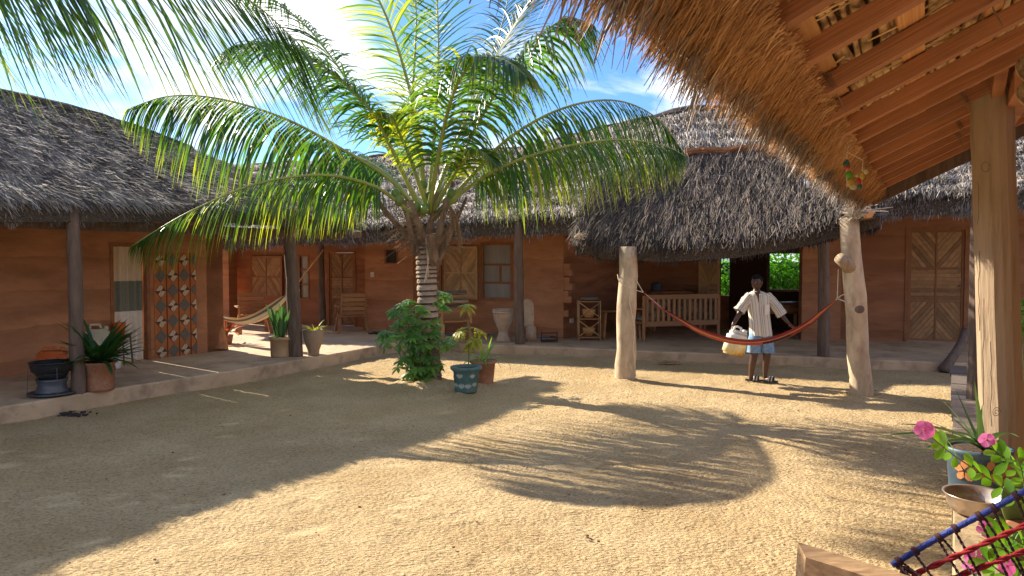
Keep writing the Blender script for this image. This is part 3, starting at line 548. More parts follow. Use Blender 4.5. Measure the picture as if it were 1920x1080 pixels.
XX = [(0, .5, .5, 1, math.radians(-55)), (.5, 1, .5, 1, math.radians(55)), (0, .5, 0, .5, math.radians(55)), (.5, 1, 0, .5, math.radians(-55))]
s1 = W1.rect(474, 480, 533, 557); leafpanel(W1, far_house, 'shutter', *s1[:2], s1[2], s1[3], .05, XX, slat_wood, wd=.05, label='four panelled boarded shutter opened flat behind the striped hammock')
s2 = W2.rect(836, 462, 898, 561); leafpanel(W2, far_house, 'shutter', *s2[:2], s2[2], s2[3], .05, XX, slat_pale, slat_pale, wd=.05, label='pale four panelled shutter with slats radiating from the middle')
s3 = W2.rect(781, 459, 830, 640); leafpanel(W2, far_house, 'door', s3[0], s3[1], ZL+.01, s3[3], .02, [(0, 1, .68, 1, math.radians(52)), (0, 1, .36, .68, 0.), (0, 1, 0, .36, math.radians(-52))], slat_wood, wd=.06, label='boarded door half hidden behind the palm trunk')
frame(W2, far_house, 'door_frame', s3[0]-.06, s3[1]+.06, ZL, s3[3]+.07, .05, .05, .045, False)
# shutter swung out into the seating bay
sb = Wall(P(1311, 540, 15.6)[:2], P(1349, 540, 15.3)[:2]); q = sb.rect(1311, 484, 1349, 585)
leafpanel(sb, far_house, 'shutter', 0, sb.len, q[2]-.25, q[3], 0, [(0, .5, .62, 1, math.radians(-60)), (.5, 1, .62, 1, math.radians(60)), (0, .5, 0, .62, .06), (.5, 1, 0, .62, -.05)], slat_pale, slat_pale, wd=.05, stile=.035, label='pale slatted shutter swung open at the end of the seating bay')
# glazed window with six fields
wf = frame(W2, far_house, 'window', wn[0]-.015, wn[1]+.015, wn[2]-.015, wn[3]+.015, .055, .12, .02)
u0, u1, z0, z1 = wn; H_ = z1-z0
for z in (z0+H_*.30, z0+H_*.62): piece('glazing_bar', frame_wood, wf, W2.pt((u0+u1)/2, z, -.04), W2.a*((u1-u0)/2-.04), W2.n*.02, W2.z*.018)
piece('glazing_bar', frame_wood, wf, W2.pt(u0+(u1-u0)*.58, z0+H_*.46, -.04), W2.a*.02, W2.n*.019, W2.z*(H_*.16-.02))
for (a, b, c, d) in ((0, 1, .30, 0), (0, .58, .62, .30), (.58, 1, .62, .30), (0, 1, 1, .62)):
    mb = MB(); mb.obox(W2.pt(u0+(u1-u0)*(a+b)/2, z0+H_*(c+d)/2, -.06), W2.a*(u1-u0)*(b-a)/2*.98, W2.n*.004, W2.z*H_*abs(c-d)/2*.98); part('pane', mb, pane_grey, wf)
wf = frame(W1, far_house, 'window', *sw, .04, .08, .01); u0, u1, z0, z1 = sw
for k in range(3):
    za = z0+(z1-z0)*k/3; mb = MB(); mb.obox(W1.pt((u0+u1)/2, za+(z1-z0)/6, -.05), W1.a*((u1-u0)/2-.03), W1.n*.004, W1.z*((z1-z0)/6-.02)); part('pane', mb, pane_grey, wf)
    if k: piece('glazing_bar', frame_wood, wf, W1.pt((u0+u1)/2, za, -.03), W1.a*((u1-u0)/2-.03), W1.n*.02, W1.z*.02)
wf = frame(W2, far_house, 'vent_window', *vt, .03, .06, .01); mb = MB(); u0, u1, z0, z1 = vt; mb.obox(W2.pt((u0+u1)/2, (z0+z1)/2, -.05), W2.a*(u1-u0)/2, W2.n*.004, W2.z*(z1-z0)/2); part('mesh_screen', mb, mat('insect_mesh', (.07, .06, .06), (.03, .025, .025), scale=90, rough=.8), wf)
for (px, py, w_, h_, W_, nm) in ((699, 515, .085, .11, W2, 'light_switch'), (1071, 601, .13, .085, ret2, 'wall_socket'), (1068, 512, .05, .11, ret2, 'light_switch')):
    u, z = W_.hit(px, py); mb = MB(); mb.obox(W_.pt(u, z, .012), W_.a*w_/2, W_.n*.012, W_.z*h_/2); sk = part(nm, mb, white_print, far_house)
    mb = MB(); mb.obox(W_.pt(u, z, .027), W_.a*w_*.2, W_.n*.003, W_.z*h_*.25); part('rocker', mb, plastic_cream, sk)
# roof of the far house
eaveF = [P(330, 464, 15.6), P(415, 463, 15.4), P(560, 452, 15.0), P(690, 450, 14.5), P(850, 440, 13.9), P(960, 434, 13.5), P(1090, 430, 13.0), P(1300, 425, 12.4), P(1500, 415, 11.9), P(1660, 400, 11.6), P(1800, 394, 11.2), P(1920, 385, 10.9), P(2200, 378, 10.2)]
eaveF = [p+Vector((0, 0, .19)) for p in eaveF]
ridgeF = [P(250, 318, 20.5), P(330, 316, 20), P(480, 314, 19.4), P(640, 305, 18.6), P(820, 292, 18.0), P(970, 284, 17.3), P(1130, 246, 16.4), P(1300, 211, 15.6), P(1500, 208, 15.2), P(1700, 225, 14.5), P(1850, 235, 14.2), P(1930, 238, 14.0), P(2250, 240, 13.5)]
thatch(far_house, eaveF, ridgeF, 120000, .30, .014, .24, thatch_grey, nfringe=26000, flen=.26, rough_=.05, course=9, varmu=.66, jit=.14)
rearF = [p+Vector((.6, 2.3, -2.0)) for p in ridgeF]; thatch(far_house, rearF[::-1], ridgeF[::-1], 0, .3, .02, .18)
mb = MB(); mb.tube([p+Vector((0, 0, random.uniform(-.03, .05))) for p in catmull(ridgeF, 60)], .11, 8, rjit=.4); part('ridge_roll', mb, thatch_base, far_house)
# ---- hammock shed ---------------------------------------------------
shed = thing('hammock_shed', 'low open thatched shelter on two posts with drooping grey eave and wires across it', 'shelter', (3, 10, 0))
botS = [P(1079, 462, 10.7), P(1130, 476, 10.5), P(1250, 480, 10.2), P(1380, 470, 9.8), P(1490, 450, 9.5), P(1580, 425, 9.2), P(1650, 405, 9.0)]
topS = [P(1112, 348, 11.5), P(1195, 325, 11.7), P(1285, 298, 11.9), P(1400, 291, 11.6), P(1500, 285, 11.3), P(1600, 290, 11.0), P(1690, 300, 10.8)]
botS = [p+Vector((0, 0, .16-.04*k/3)) for k, p in enumerate(botS)]
mid = [b.lerp(t, .5)+Vector((0, 0, .07)) for b, t in zip(botS, topS)]
thatch(shed, botS, topS, 80000, .36, .011, .22, thatch_shaded, nfringe=14000, flen=.17, rough_=.04, varmu=.66, jit=.07, droop=.2)
mb = MB(); a = [p+Vector((0, -.06, .09)) for p in topS[2:]]
for k in range(7): mb.tube([p+Vector((0, random.uniform(-.04, .04), random.uniform(-.05, .05))) for p in catmull(a, 14)], .036, 6)
part('ridge_poles', mb, frame_wood, shed, kind='stuff')
for k, v in enumerate((.09, .42, .70)):
    a = [b.lerp(t, v)+Vector((0, -.07, .05)) for b, t in zip(botS, topS)]; mb = MB(); mb.tube([p+Vector((0, 0, random.uniform(-.012, .012)-.01*math.sin(i*.7))) for i, p in enumerate(catmull(a, 40))], .0055, 5); part('binding_wire', mb, rope_mat, shed)
# frayed rope knot at the left corner and rope bundle at the right one
def tangle(c, R, n, m, parent, name, r=.006, sx=1, sy=1, sz=1):
    mb = MB(); c = Vector(c)
    for k in range(n):
        a = [c+Vector((random.gauss(0, R*sx), random.gauss(0, R*sy), random.gauss(0, R*sz))) for _ in range(5)]; mb.tube(catmull(a, 14), r*random.uniform(.6, 1.3), 4)
    return part(name, mb, m, parent)
tangle(P(1090, 440, 10.45), .045, 7, rope_mat, shed, 'frayed_rope', .005, 1, 1, 1.3)
mb = MB(); mb.beam(P(1100, 462, 10.9), P(1600, 408, 9.35), .1, .1); mb.beam(P(1590, 412, 9.3), P(1632, 400, 8.9), .13, .12); mb.beam(P(1600, 420, 9.35), P(1640, 400, 12), .1, .1); mb.beam(P(1150, 470, 10.7), P(1180, 420, 12.9), .1, .1); part('roof_beam', mb, post_grey, shed)
ta, ba, pa = post(1172, 712, (1178, 462), .138, post_pale, 'stout pale debarked post holding the left end of the red hammock', name='hammock_post', n=16)
tb, bb, pb = post(1616, 741, (1592, 408), .125, post_pale, 'leaning pale debarked post with sawn branch stubs holding the right end of the hammock', name='hammock_post', n=16)
s0 = bb.lerp(pb, .70); mb = MB(); mb.tube([s0, s0+Vector((-.14, -.10, .10)), s0+Vector((-.24, -.14, .17))], [.10, .078, .07], 12); part('branch_stub', mb, post_gold, tb, True)
s1_ = bb.lerp(pb, .49)+Vector((.0, -.115, 0)); mb = MB(); mb.lathe(s1_, [(.001, .02), (.045, .02), (.06, .0), (.07, -.02)], 14, Matrix.Rotation(math.radians(90), 3, 'X')@Matrix.Rotation(math.radians(0), 3, 'Y')); part('sawn_knot', mb, post_grey, tb, True)
def ring(c, r, thick, m, parent, name, tilt=(0, 0), sweep=2*math.pi, n=24):
    mb = MB(); Rm = Matrix.Rotation(tilt[0], 3, 'X')@Matrix.Rotation(tilt[1], 3, 'Y'); mb.tube([Vector(c)+Rm@Vector((math.cos(a*sweep/n)*r, math.sin(a*sweep/n)*r, 0)) for a in range(n+1)], thick, 6, cap=False); return part(name, mb, m, parent, True)
# ---- our own veranda roof --------------------------------------------
D30 = Vector((.5, .866, 0)).normalized(); N30 = Vector((.866, -.5, 0)).normalized()
def V(t, off, z): return D30*t+N30*off+Vector((0, 0, z))
ver = thing('near_veranda', 'open veranda roof overhead on the right with red rafters and brown straw eave', 'veranda', (3.5, 3, 0))
EZ, SL = 2.33, .48
T0, T1 = -2.6, 7.55
def rz(off): return EZ+(off+.45)*SL
# thatch body above the rafters
thatch(ver, [V(t, -.57, EZ+.19+.03*math.sin(t*3)) for t in np.linspace(T0, T1+.1, 16)], [V(t, 3.9, rz(3.9)+.34) for t in np.linspace(T0, T1+.1, 16)], 9000, .4, .012, .06, thatch_grey, straw_core, rough_=.02)
RR = []
t = T0+.2
while t < T1:
    c0 = V(t, -.45+random.uniform(-.02, .02), rz(-.45)+.0); c1 = V(t, 3.8, rz(3.8)); ax = (c1-c0).normalized(); up = D30.cross(ax); up = up if up.z > 0 else -up
    piece('rafter', rafter_wood, ver, (c0+c1)/2-up*.0, ax*(c1-c0).length/2, D30*.030, up*.034); RR.append(t); t += .455+random.uniform(-.025, .025)
axr = (V(0, 1, rz(1))-V(0, 0, rz(0))).normalized(); upr = D30.cross(axr); upr = upr if upr.z > 0 else -upr
# laths along the roof, tied on top of the rafters, seen between them
off = -.33
while off < 3.7:
    w_ = random.uniform(.030, .045); c = V((T0+T1)/2, off, rz(off))+upr*.047; piece('lath', lath_wood, ver, c, D30*(T1-T0)/2, axr*w_, upr*.012); off += random.uniform(.235, .285)
# bundles of reeds lying up the slope above the laths
mb = MB(); o_ = -.45
while o_ < 3.5:
    t = T0+random.uniform(0, .3)
    while t < T1:
        L = random.uniform(.5, 1.3); r_ = random.uniform(.010, .022); h = .060+r_*.8+random.uniform(0, .010); oo = o_+random.uniform(-.012, .012); a = []
        for k in range(5): a.append(V(min(t+L*k/4, T1+.05), oo+random.uniform(-.010, .010), rz(oo))+upr*(h+random.uniform(-.006, .006)))
        mb.tube(a, [r_*random.uniform(.8, 1.15) for _ in range(5)], 6, var=random.uniform(.1, .9)); t += L*random.uniform(.85, 1.02)
    o_ += random.uniform(.022, .034)
part('reed_layer', mb, reed, ver, True, kind='stuff')
mb = MB()     # cross ties woven through the reeds
for k in range(700):
    t = random.uniform(T0, T1-.5); o_ = random.uniform(-.42, 2.6); c = V(t, o_, rz(o_))+upr*.048; dd_ = (D30*random.uniform(-.4, .4)+axr).normalized(); L = random.uniform(.10, .30)
    mb.tube([c-dd_*L/2, c+upr*random.uniform(-.012, .004), c+dd_*L/2], random.uniform(.003, .006), 5, var=random.uniform(.4, 1))
part('split_ties', mb, reed, ver, True, kind='stuff')
# end rafter pair and wall plate, brace
part('verge_board', MB().beam(V(T1+.12, -.5, rz(-.5)), V(T1+.12, 3.8, rz(3.8)), .05, .17), post_grey, ver)
Pp = G(1868, 905, .45); Pp = P(1880, 905, 4.2); Pp.z = .45
P2 = P(1829, 752, 6.5); P2.z = .45
off1 = Pp.dot(N30); off2 = P2.dot(N30)
part('roof_plate', MB().beam(V(4.6, off1+.02, rz(off1)-.10), V(T1, off2, rz(off2)-.13), .10, .12), rafter_wood, ver)
ptop = V(Pp.dot(D30), off1, rz(off1)-.07)
bt = P(1905, -60, 3.1); part('brace', MB().beam(P(1868, 168, 4.1), bt, .095, .06, up=(1, 0, 0)), rafter_wood, ver)
# straw fringe hanging under the eave, combed outwards and down
def fringe():
    n = 75000; t = rng.uniform(T0, T1+.15, n); deep = rng.random(n); o1 = -.34-.21*rng.random(n)**.9
    wv = .05*np.sin(t*2.1)+.04*np.sin(t*5.3+1)+.03*np.sin(t*11)
    z = EZ+.055-( -.34-o1)*.42-rng.uniform(0, .05, n)+wv*.3+np.where(rng.random(n)<.3, rng.uniform(0, .16, n), 0)
    a = np.array(D30); b = np.array(N30); p = a*t[:, None]+b*(o1)[:, None]; p[:, 2] = z
    d = -b*1.0+a*(rng.normal(.0, .28, n)+.30*np.sin(t*1.7))[:, None]; d[:, 2] = -.50+rng.normal(0, .16, n)-(rng.random(n)**4)*.8
    nn = np.tile(np.array([.45, -.26, -.85]), (n, 1)); L = rng.uniform(.06, .13, n)*(.85+wv*2.0)
    edge = np.clip((-o1-.34)/.24, 0, 1); col = np.clip(.66-.42*edge**2+.10*np.sin(t*3.3)+rng.normal(0, .24, n), 0, 1)
    strand_mesh('eave_straw', p, d, nn, L, rng.uniform(.0022, .0055, n), col, straw, ver, sag=.22, roll=.9)
    n = 16000; t = rng.uniform(T0, T1+.15, n); clump = .5+.5*np.sin(t*17+np.sin(t*5)*3); p = a*t[:, None]+b*(-.49-.08*rng.random(n))[:, None]; p[:, 2] = EZ-.03-rng.uniform(-.10, .06, n)
    d = -b*.7+a*rng.normal(.0, .35, n)[:, None]; d[:, 2] = -.75+rng.normal(0, .35, n)
    strand_mesh('ragged_straw', p, d, np.tile(np.array([.45, -.26, -.85]), (n, 1)), rng.uniform(.04, .13, n)*(.5+.7*clump), rng.uniform(.003, .008, n), np.clip(rng.normal(.40, .25, n), 0, 1), thatch_grey, ver, sag=.35, roll=.9)
fringe()
# house wall behind us, for the shade it gives
vw = Wall(V(9.3, 3.0, 0)[:2], V(-4, 3.0, 0)[:2]); part('wall', wall_mesh(vw, .3, 3.7, th=.3), earth, ver)
# ledge and deck
DE = Vector((.519, .855, 0)).normalized(); NE = Vector((.855, -.519, 0)).normalized()
def E(t, o, z): return DE*t+NE*o+Vector((0, 0, z))
tb_ = 5.9   # boards begin here; nearer part is a cement ledge
mb = MB(); mb.prism([E(.4, .045, 0)[:2], E(tb_, .045, 0)[:2], E(tb_, .62, 0)[:2], E(.4, .62, 0)[:2]], -.05, .45); ledge = struct('cement_ledge', mb, mat('sandy_cement', (.46, .34, .20), (.25, .175, .10), scale=9, rough=.95, bump=.7, bscale=40, bdist=.01, world=True, stain=(5, .6, (.14, .09, .055))))
mb = MB(); mb.prism([E(-3, .63, 0)[:2], E(10.4, .63, 0)[:2], E(10.4, 3.2, 0)[:2], E(-3, 3.2, 0)[:2]], -.05, .32); struct('near_veranda_floor', mb, concrete)
bench = thing('plank_ledge', 'low ledge of grey weathered planks running along the veranda edge towards the leaning log', 'bench', tuple(E(8, .3, 0)))
t = tb_+.01; k = 0
mb = MB(); mb.prism([E(tb_+.03, .09, 0)[:2], E(10.3, .09, 0)[:2], E(10.3, .55, 0)[:2], E(tb_+.03, .55, 0)[:2]], -.05, .405); part('base', mb, plank_dark, bench)
while t < 10.3:
    w_ = random.uniform(.17, .26) if t < 8.0 else random.uniform(.5, .8); w_ = min(w_, 10.35-t); dk = t > 7.8
    piece('plank', plank_dark if dk else plank_grey, bench, E(t+w_/2, .31+random.uniform(-.01, .01), .427+random.uniform(-.004, .004)-(.03 if dk else 0)), NE*.27, DE*(w_/2-.006), Vector((0, 0, .022))); t += w_; k += 1
ppost = thing('veranda_post', 'thick squared golden brown post with cracks and a knot nearest the camera', 'post', tuple(Pp))
def squared(parent, b, t, hw, m, name='shaft', ch=.3, yaw=.3):
    mb = MB(); N_ = 16; pr = []
    for k in range(N_):
        a = 2*math.pi*k/N_+yaw; c, s = math.cos(a), math.sin(a); r = hw/max(abs(math.cos(a-yaw)), abs(math.sin(a-yaw))); pr.append((c*min(r, hw*1.10), s*min(r, hw*1.10)))
    L = 12; vs = []; 
    for i in range(L+1):
        q = b.lerp(t, i/L); f = 1.03-.05*i/L+random.uniform(-.015, .015); q = q+Vector((random.uniform(-.004, .004), random.uniform(-.004, .004), 0))
        vs += [(q.x+x*f, q.y+y*f, q.z) for x, y in pr]
    mb.add(vs, [(i*N_+k, i*N_+(k+1) % N_, (i+1)*N_+(k+1) % N_, (i+1)*N_+k) for i in range(L) for k in range(N_)]+[tuple(range(N_))[::-1], tuple(range(L*N_, (L+1)*N_))]); return part(name, mb, m, parent)
lt = P(1858, 128, 4.2)
squared(ppost, Pp, lt, .102, post_gold, yaw=.45)
mb = MB(); kc = P(1848, 313, 4.08)
mb.tube([kc+Vector((math.cos(a)*.022, 0, math.sin(a)*.028)) for a in np.linspace(0, 6.0, 18)], .0018, 5); part('knot', mb, post_grey, ppost, True); mb = MB(); kc = P(1868, 773, 4.07); mb.tube([kc+Vector((math.cos(a)*.026*(1-a/14), 0, math.sin(a)*.03*(1-a/14))) for a in np.linspace(0, 12, 30)], .0018, 5); part('knot', mb, post_grey, ppost, True)
mb = MB()
for (x, y0, y1) in ((1836, 470, 620), (1844, 560, 760), (1858, 640, 800), (1834, 340, 420)):
    a = [P(x+random.uniform(-2, 2), yy, 4.085+0.0) for yy in np.linspace(y0, y1, 9)]; mb.tube(a, .0022, 4)
part('crack', mb, plank_dark, ppost)
pp2 = thing('veranda_post', 'thin grey post just behind the thick golden post, standing on the planks', 'post', tuple(P2)); squared(pp2, P2, V(P2.dot(D30), off2, rz(off2)-.10), .062, post_grey, yaw=.2)
# ================================================================== COCONUT PALM
def frond(parent, pts, ll, n, m=palm_green, rm=rachis_mat, droop=.35, start=.2, r0=.035, var=.35, tipv=.5, bend=.6, lw=.034, side_ref=None, fwd=.55, up0=.15, maxt=1.0, seedj=.2, shape=.75, hang=0):
    pts = catmull(pts, 44); m_ = len(pts); mb = MB(); mb.tube(pts, [r0*(1-.93*(i/(m_-1))**.8) for i in range(m_)], 7)
    rc = part('frond', mb, rm, parent, True)
    lf = MB(); hz = Vector((pts[-1]-pts[0])); hz.z = 0; sref = side_ref or hz.normalized().cross(Vector((0, 0, 1)))
    for sgn in (-1, 1):
        for k in range(n):
            t = start+(maxt-start)*(k+random.random()*.5)/n; x = t*(m_-1); i = min(int(x), m_-2); p = pts[i].lerp(pts[i+1], x-i)
            T = (pts[i+1]-pts[i]).normalized(); S = (sref-T*sref.dot(T)).normalized(); U = S.cross(T); U = U if U.z > 0 or abs(U.z) < .05 else -U
            q = (t-start)/(1-start); L = ll*(max(.03, math.sin(math.pi*min(1, .12+.86*q**.8)))**shape)*random.uniform(.85, 1.1)
            if random.random() < .05: continue
            if random.random() < .06: L *= random.uniform(.35, .75)
            d = (S*sgn*(1-.35*q)*(1-hang*.4)+T*(fwd+.5*q)+Vector((0, 0, -hang))+U*up0+Vector([random.gauss(0, seedj) for _ in range(3)])*.5).normalized(); seg = 5; w_ = lw*random.uniform(.8, 1.15)
            vs = []; fs = []; va = []; v0 = var+random.uniform(-.20, .20)+(.5 if random.random() < .03 else 0); br = bend*random.uniform(.8, 1.2); nn = U
            for j in range(seg+1):
                f = j/seg; wd = w_*.5*(1-f**2.2)*(.55 if j == 0 else 1)+.0008; sd = d.cross(nn)
                if sd.length < .01: sd = T
                sd.normalize(); nr = sd.cross(d); vs += [p-sd*wd-nr*wd*.35, p, p+sd*wd-nr*wd*.35]; va += [min(1, max(0, v0+tipv*max(0, f-.55)*2.2*(1 if random.random() < .8 else .3)))]*3  # tipv paints the sunlit yellow of the tips into their colour
                p = p+d*L/seg; d = (d+Vector((0, 0, -1))*droop*br*(1.0-.3*f)).normalized(); nn = nr
            for j in range(seg): a = j*3; fs += [(a, a+1, a+4, a+3), (a+1, a+2, a+5, a+4)]
            lf.add(vs, fs, va)
    part('leaflets', lf, m, rc, kind='stuff'); return rc
pb = G(806, 722, 0); pc = P(800, 400, 9.9)
palm = thing('coconut_palm', 'short coconut palm with arching green fronds growing in the middle of the courtyard', 'palm tree', tuple(pb))
# ringed trunk
mb = MB(); tp0 = catmull([pb-Vector((0, 0, .1)), P(806, 690, 9.9), P(803, 600, 9.9), P(800, 520, 9.9), P(797, 455, 9.9)], 200); tp = []; rr = []; va = []; x = 0
while x < 196:
    f = x/200; r0_ = .182-.052*min(1, f*2.2); st_ = random.uniform(5, 9); big_ = f > .36
    for (dx, dr, v_) in ((0, .010, .95), (.45, .006, .8), (.70, -.004, .5), (.74, -.012, .02), (.98, -.010, .03)):
        k = min(200, int(x+st_*dx)); tp.append(tp0[k]+Vector((0, 0, (x+st_*dx-k)*.01))); rr.append(r0_+dr*(1.3 if big_ else .6)+random.uniform(-.004, .004)); va.append(v_*random.uniform(.75, 1) if big_ else .12+v_*.25*random.random())
    x += st_
mb.tube(tp, rr, 24, var=va, rjit=.045); part('trunk', mb, bark, palm)
# old leaf bases flaring around the crown
for k, (x0, y0, x1, y1, w0, w1, dY) in enumerate([(790, 465, 705, 375, .10, .045, -.05), (785, 470, 700, 360, .07, .03, .25), (808, 470, 862, 395, .10, .04, -.1), (800, 460, 770, 375, .11, .05, -.15), (812, 475, 838, 372, .10, .05, -.16), (822, 480, 875, 370, .08, .03, .1), (800, 450, 820, 360, .10, .05, -.05), (783, 480, 762, 400, .09, .05, -.14), (818, 498, 806, 440, .13, .10, -.17), (788, 455, 745, 350, .08, .035, .1), (815, 455, 850, 340, .08, .04, .15), (822, 490, 850, 420, .07, .05, -.12)]):
    a, b = P(x0, y0, 9.9+dY*.9), P(x1, y1, 9.9+dY*2.0); mid_ = (a+b)/2+Vector((0, 0, -.04)); c_ = catmull([a, mid_, b], 8); vs = []; fs = []
    for i, p in enumerate(c_):
        w_ = (w0+(w1-w0)*(i/8)**.7)*.58; ax = (b-a).normalized(); sd = ax.cross(Vector((0, -1, 0))).normalized(); up = sd.cross(ax); up = up if up.y < 0 else -up
        vs += [p-sd*w_, p+up*w_*.45, p+sd*w_, p-up*w_*.2]
    for i in range(8):
        for j in range(4): fs.append((i*4+j, i*4+(j+1) % 4, (i+1)*4+(j+1) % 4, (i+1)*4+j))
    fs.append((32, 33, 34, 35)); mb = MB(); mb.add(vs, fs); part('leaf_base', mb, boot_mat, palm)
mb = MB()   # hanging fibres round the crown
for k in range(260):
    a = random.uniform(0, 6.28); z = random.uniform(380, 480); c = P(800, z, 9.9)+Vector((math.cos(a), math.sin(a), 0))*random.uniform(.12, .26); L = random.uniform(.12, .5)
    d = Vector((math.cos(a)*.8+random.gauss(0, .5), math.sin(a)*.8+random.gauss(0, .5), random.uniform(-.6, .9))).normalized(); mb.tube([c, c+d*L*.5, c+d*L+Vector((0, 0, -.25*L))], .0035, 4, cap=False)
part('fibres', mb, boot_mat, palm, kind='stuff')
mb = MB(); [mb.tube([P(798+i*3, 440, 9.74), P(801+i*2, 480, 9.68), P(800-i*4+4, 520+i*5, 9.72)], .007, 5) for i in range(3)]; part('dead_stalk', mb, post_pale, palm)
for (x, y, dY) in ((742, 363, -.15), (748, 376, -.2), (806, 368, .05), (797, 391, -.28), (780, 388, -.2), (845, 362, -.1), (851, 372, -.02), (793, 345, -.05), (838, 378, -.12)):
    mb = MB(); c = P(x, y, 9.9+dY); mb.ball(c, .062, .062, .08, 9, Matrix.Rotation(random.uniform(-.4, .4), 3, 'Y')); cn = part('coconut', mb, coco, palm, True)
FR = [ # control points (px, py, depth), leaflet length, count, options
 ([(792, 425, 9.85), (745, 378, 9.7), (690, 345, 9.4), (600, 328, 9.1), (480, 345, 8.8), (370, 390, 8.5), (300, 428, 8.4), (246, 462, 8.3)], 1.0, 100, dict(lw=.031, var=.42, droop=.85, hang=.9, tipv=.5, start=.22)),
 ([(790, 405, 9.95), (735, 340, 9.9), (650, 285, 9.75), (540, 225, 9.5), (420, 187, 9.2), (320, 180, 8.95), (235, 205, 8.8)], 1.45, 130, dict(var=.25, droop=.9, hang=1.0, tipv=.6)),
 ([(795, 395, 10.0), (745, 310, 10.4), (690, 215, 10.9), (630, 120, 11.4), (570, 45, 11.9), (500, -5, 12.3), (430, -10, 12.6)], 1.25, 110, dict(var=.2, droop=.5, hang=.1)),
 ([(790, 400, 9.8), (740, 290, 9.5), (690, 200, 9.2), (600, 120, 8.9), (520, 85, 8.6), (450, 85, 8.4), (430, 95, 8.3)], .95, 105, dict(var=.25, droop=.6, hang=.2)),
 ([(797, 390, 9.9), (785, 250, 9.7), (755, 120, 9.5), (715, 10, 9.2), (665, -70, 9.0), (610, -110, 8.9)], .72, 66, dict(lw=.022, var=.55, droop=.30, side_ref=Vector((1, .3, 0)))),
 ([(803, 390, 9.95), (815, 240, 10.1), (822, 90, 10.2), (815, -60, 10.3), (800, -180, 10.4)], .75, 62, dict(lw=.022, var=.25, droop=.22, side_ref=Vector((1, -.2, 0)))),
 ([(803, 400, 9.75), (815, 330, 9.5), (832, 240, 9.2), (856, 160, 8.8), (895, 112, 8.4), (945, 112, 8.0), (985, 140, 7.8)], 1.15, 105, dict(var=.45, droop=.8, hang=.1, r0=.042, tipv=.25, side_ref=Vector((.9, .45, 0)))),
 ([(806, 395, 10.0), (850, 280, 10.3), (900, 170, 10.6), (950, 70, 10.9), (1010, -10, 11.2), (1080, -50, 11.4)], 1.05, 100, dict(var=.2, droop=.30)),
 ([(808, 398, 9.95), (870, 280, 9.8), (935, 165, 9.6), (1000, 80, 9.4), (1060, 35, 9.2), (1110, 45, 9.1)], 1.15, 100, dict(var=.3, droop=.85, hang=.4)),
 ([(812, 408, 9.9), (870, 345, 9.8), (950, 262, 9.7), (1050, 205, 9.6), (1150, 188, 9.5), (1230, 220, 9.5), (1285, 290, 9.5)], 1.4, 100, dict(lw=.031, var=.42, droop=.9, hang=1.1, tipv=.45)),  # var raised, next frond too: sunlit yellow put into the leaflet colour
 ([(812, 412, 9.85), (880, 350, 9.5), (960, 305, 9.2), (1060, 275, 8.9), (1160, 262, 8.7), (1240, 272, 8.6), (1285, 292, 8.5)], .95, 88, dict(lw=.03, var=.45, droop=.8, hang=1.0, tipv=.65)),
 ([(806, 385, 10.1), (870, 230, 10.8), (920, 110, 11.4), (950, 10, 11.9), (960, -90, 12.4)], .85, 55, dict(lw=.024, var=.2, droop=.3)),
 ([(792, 405, 10.1), (730, 330, 10.7), (660, 290, 11.2), (590, 270, 11.7), (540, 290, 12.0)], .8, 70, dict(var=.35, droop=.5)),
 ([(800, 385, 9.85), (770, 300, 9.6), (745, 240, 9.4), (735, 215, 9.2), (720, 220, 9.0)], .42, 60, dict(var=.7, droop=.4, side_ref=Vector((1, .3, 0)))),
 ([(812, 395, 9.8), (850, 330, 9.5), (880, 290, 9.2), (905, 285, 9.0), (930, 310, 8.9)], .5, 60, dict(var=.55, droop=.5)),
 ([(798, 385, 9.9), (775, 200, 10.1), (780, 20, 10.2), (760, -130, 10.3)], .6, 50, dict(lw=.02, var=.6, droop=.2, side_ref=Vector((1, .4, 0)))),
]
dead = mat('dead_leaflet', (.40, .27, .14), (.20, .12, .06), scale=4, attr=True, rough=.8, trans=(1, .8, .6), trfac=.3)
frond(palm, [P(808, 410, 9.75), P(842, 388, 9.6), P(858, 420, 9.55), P(862, 470, 9.55)], .30, 26, m=dead, rm=boot_mat, droop=.9, hang=.9, r0=.02, lw=.02, seedj=.5)
for pts, ll, n, kw in FR: frond(palm, [P(*p) for p in pts], ll, n, **kw)
# the second palm at the left edge, of which only hanging leaflets are seen
pb2 = Vector((-5.9, 5.0, ZL)); palm2 = thing('coconut_palm', 'palm at the upper left edge with yellow tipped leaflets hanging into the picture', 'palm tree', tuple(pb2))
ct2 = Vector((-5.6, 4.3, 4.6)); mb = MB(); tp2 = catmull([pb2, pb2.lerp(ct2, .5)+Vector((-.1, 0, 0)), ct2], 40)
mb.tube(tp2, [.16-.03*i/40+(.01 if i % 4 == 0 else 0) for i in range(41)], 16, var=[(.8 if i % 4 < 2 else .1) for i in range(41)]); part('trunk', mb, bark, palm2)
kw2 = dict(m=palm_fore, tipv=.62, var=.22, lw=.028, r0=.03, seedj=.12, start=.05)
frond(palm2, [ct2, P(-330, -230, 4.6), P(-60, -170, 4.6), P(180, -110, 4.5), P(330, -60, 4.4), P(460, -5, 4.35), P(572, 92, 4.3)], 1.5, 85, **{**kw2, 'droop': .14, 'hang': 1.1, 'shape': .4, 'fwd': .85})
frond(palm2, [ct2, P(-520, -220, 4.3), P(-360, -230, 4.2), P(-160, -190, 4.15), P(0, -120, 4.1), P(150, -20, 4.1)], 1.6, 80, **{**kw2, 'droop': .14, 'hang': 1.15, 'shape': .5, 'fwd': .8})
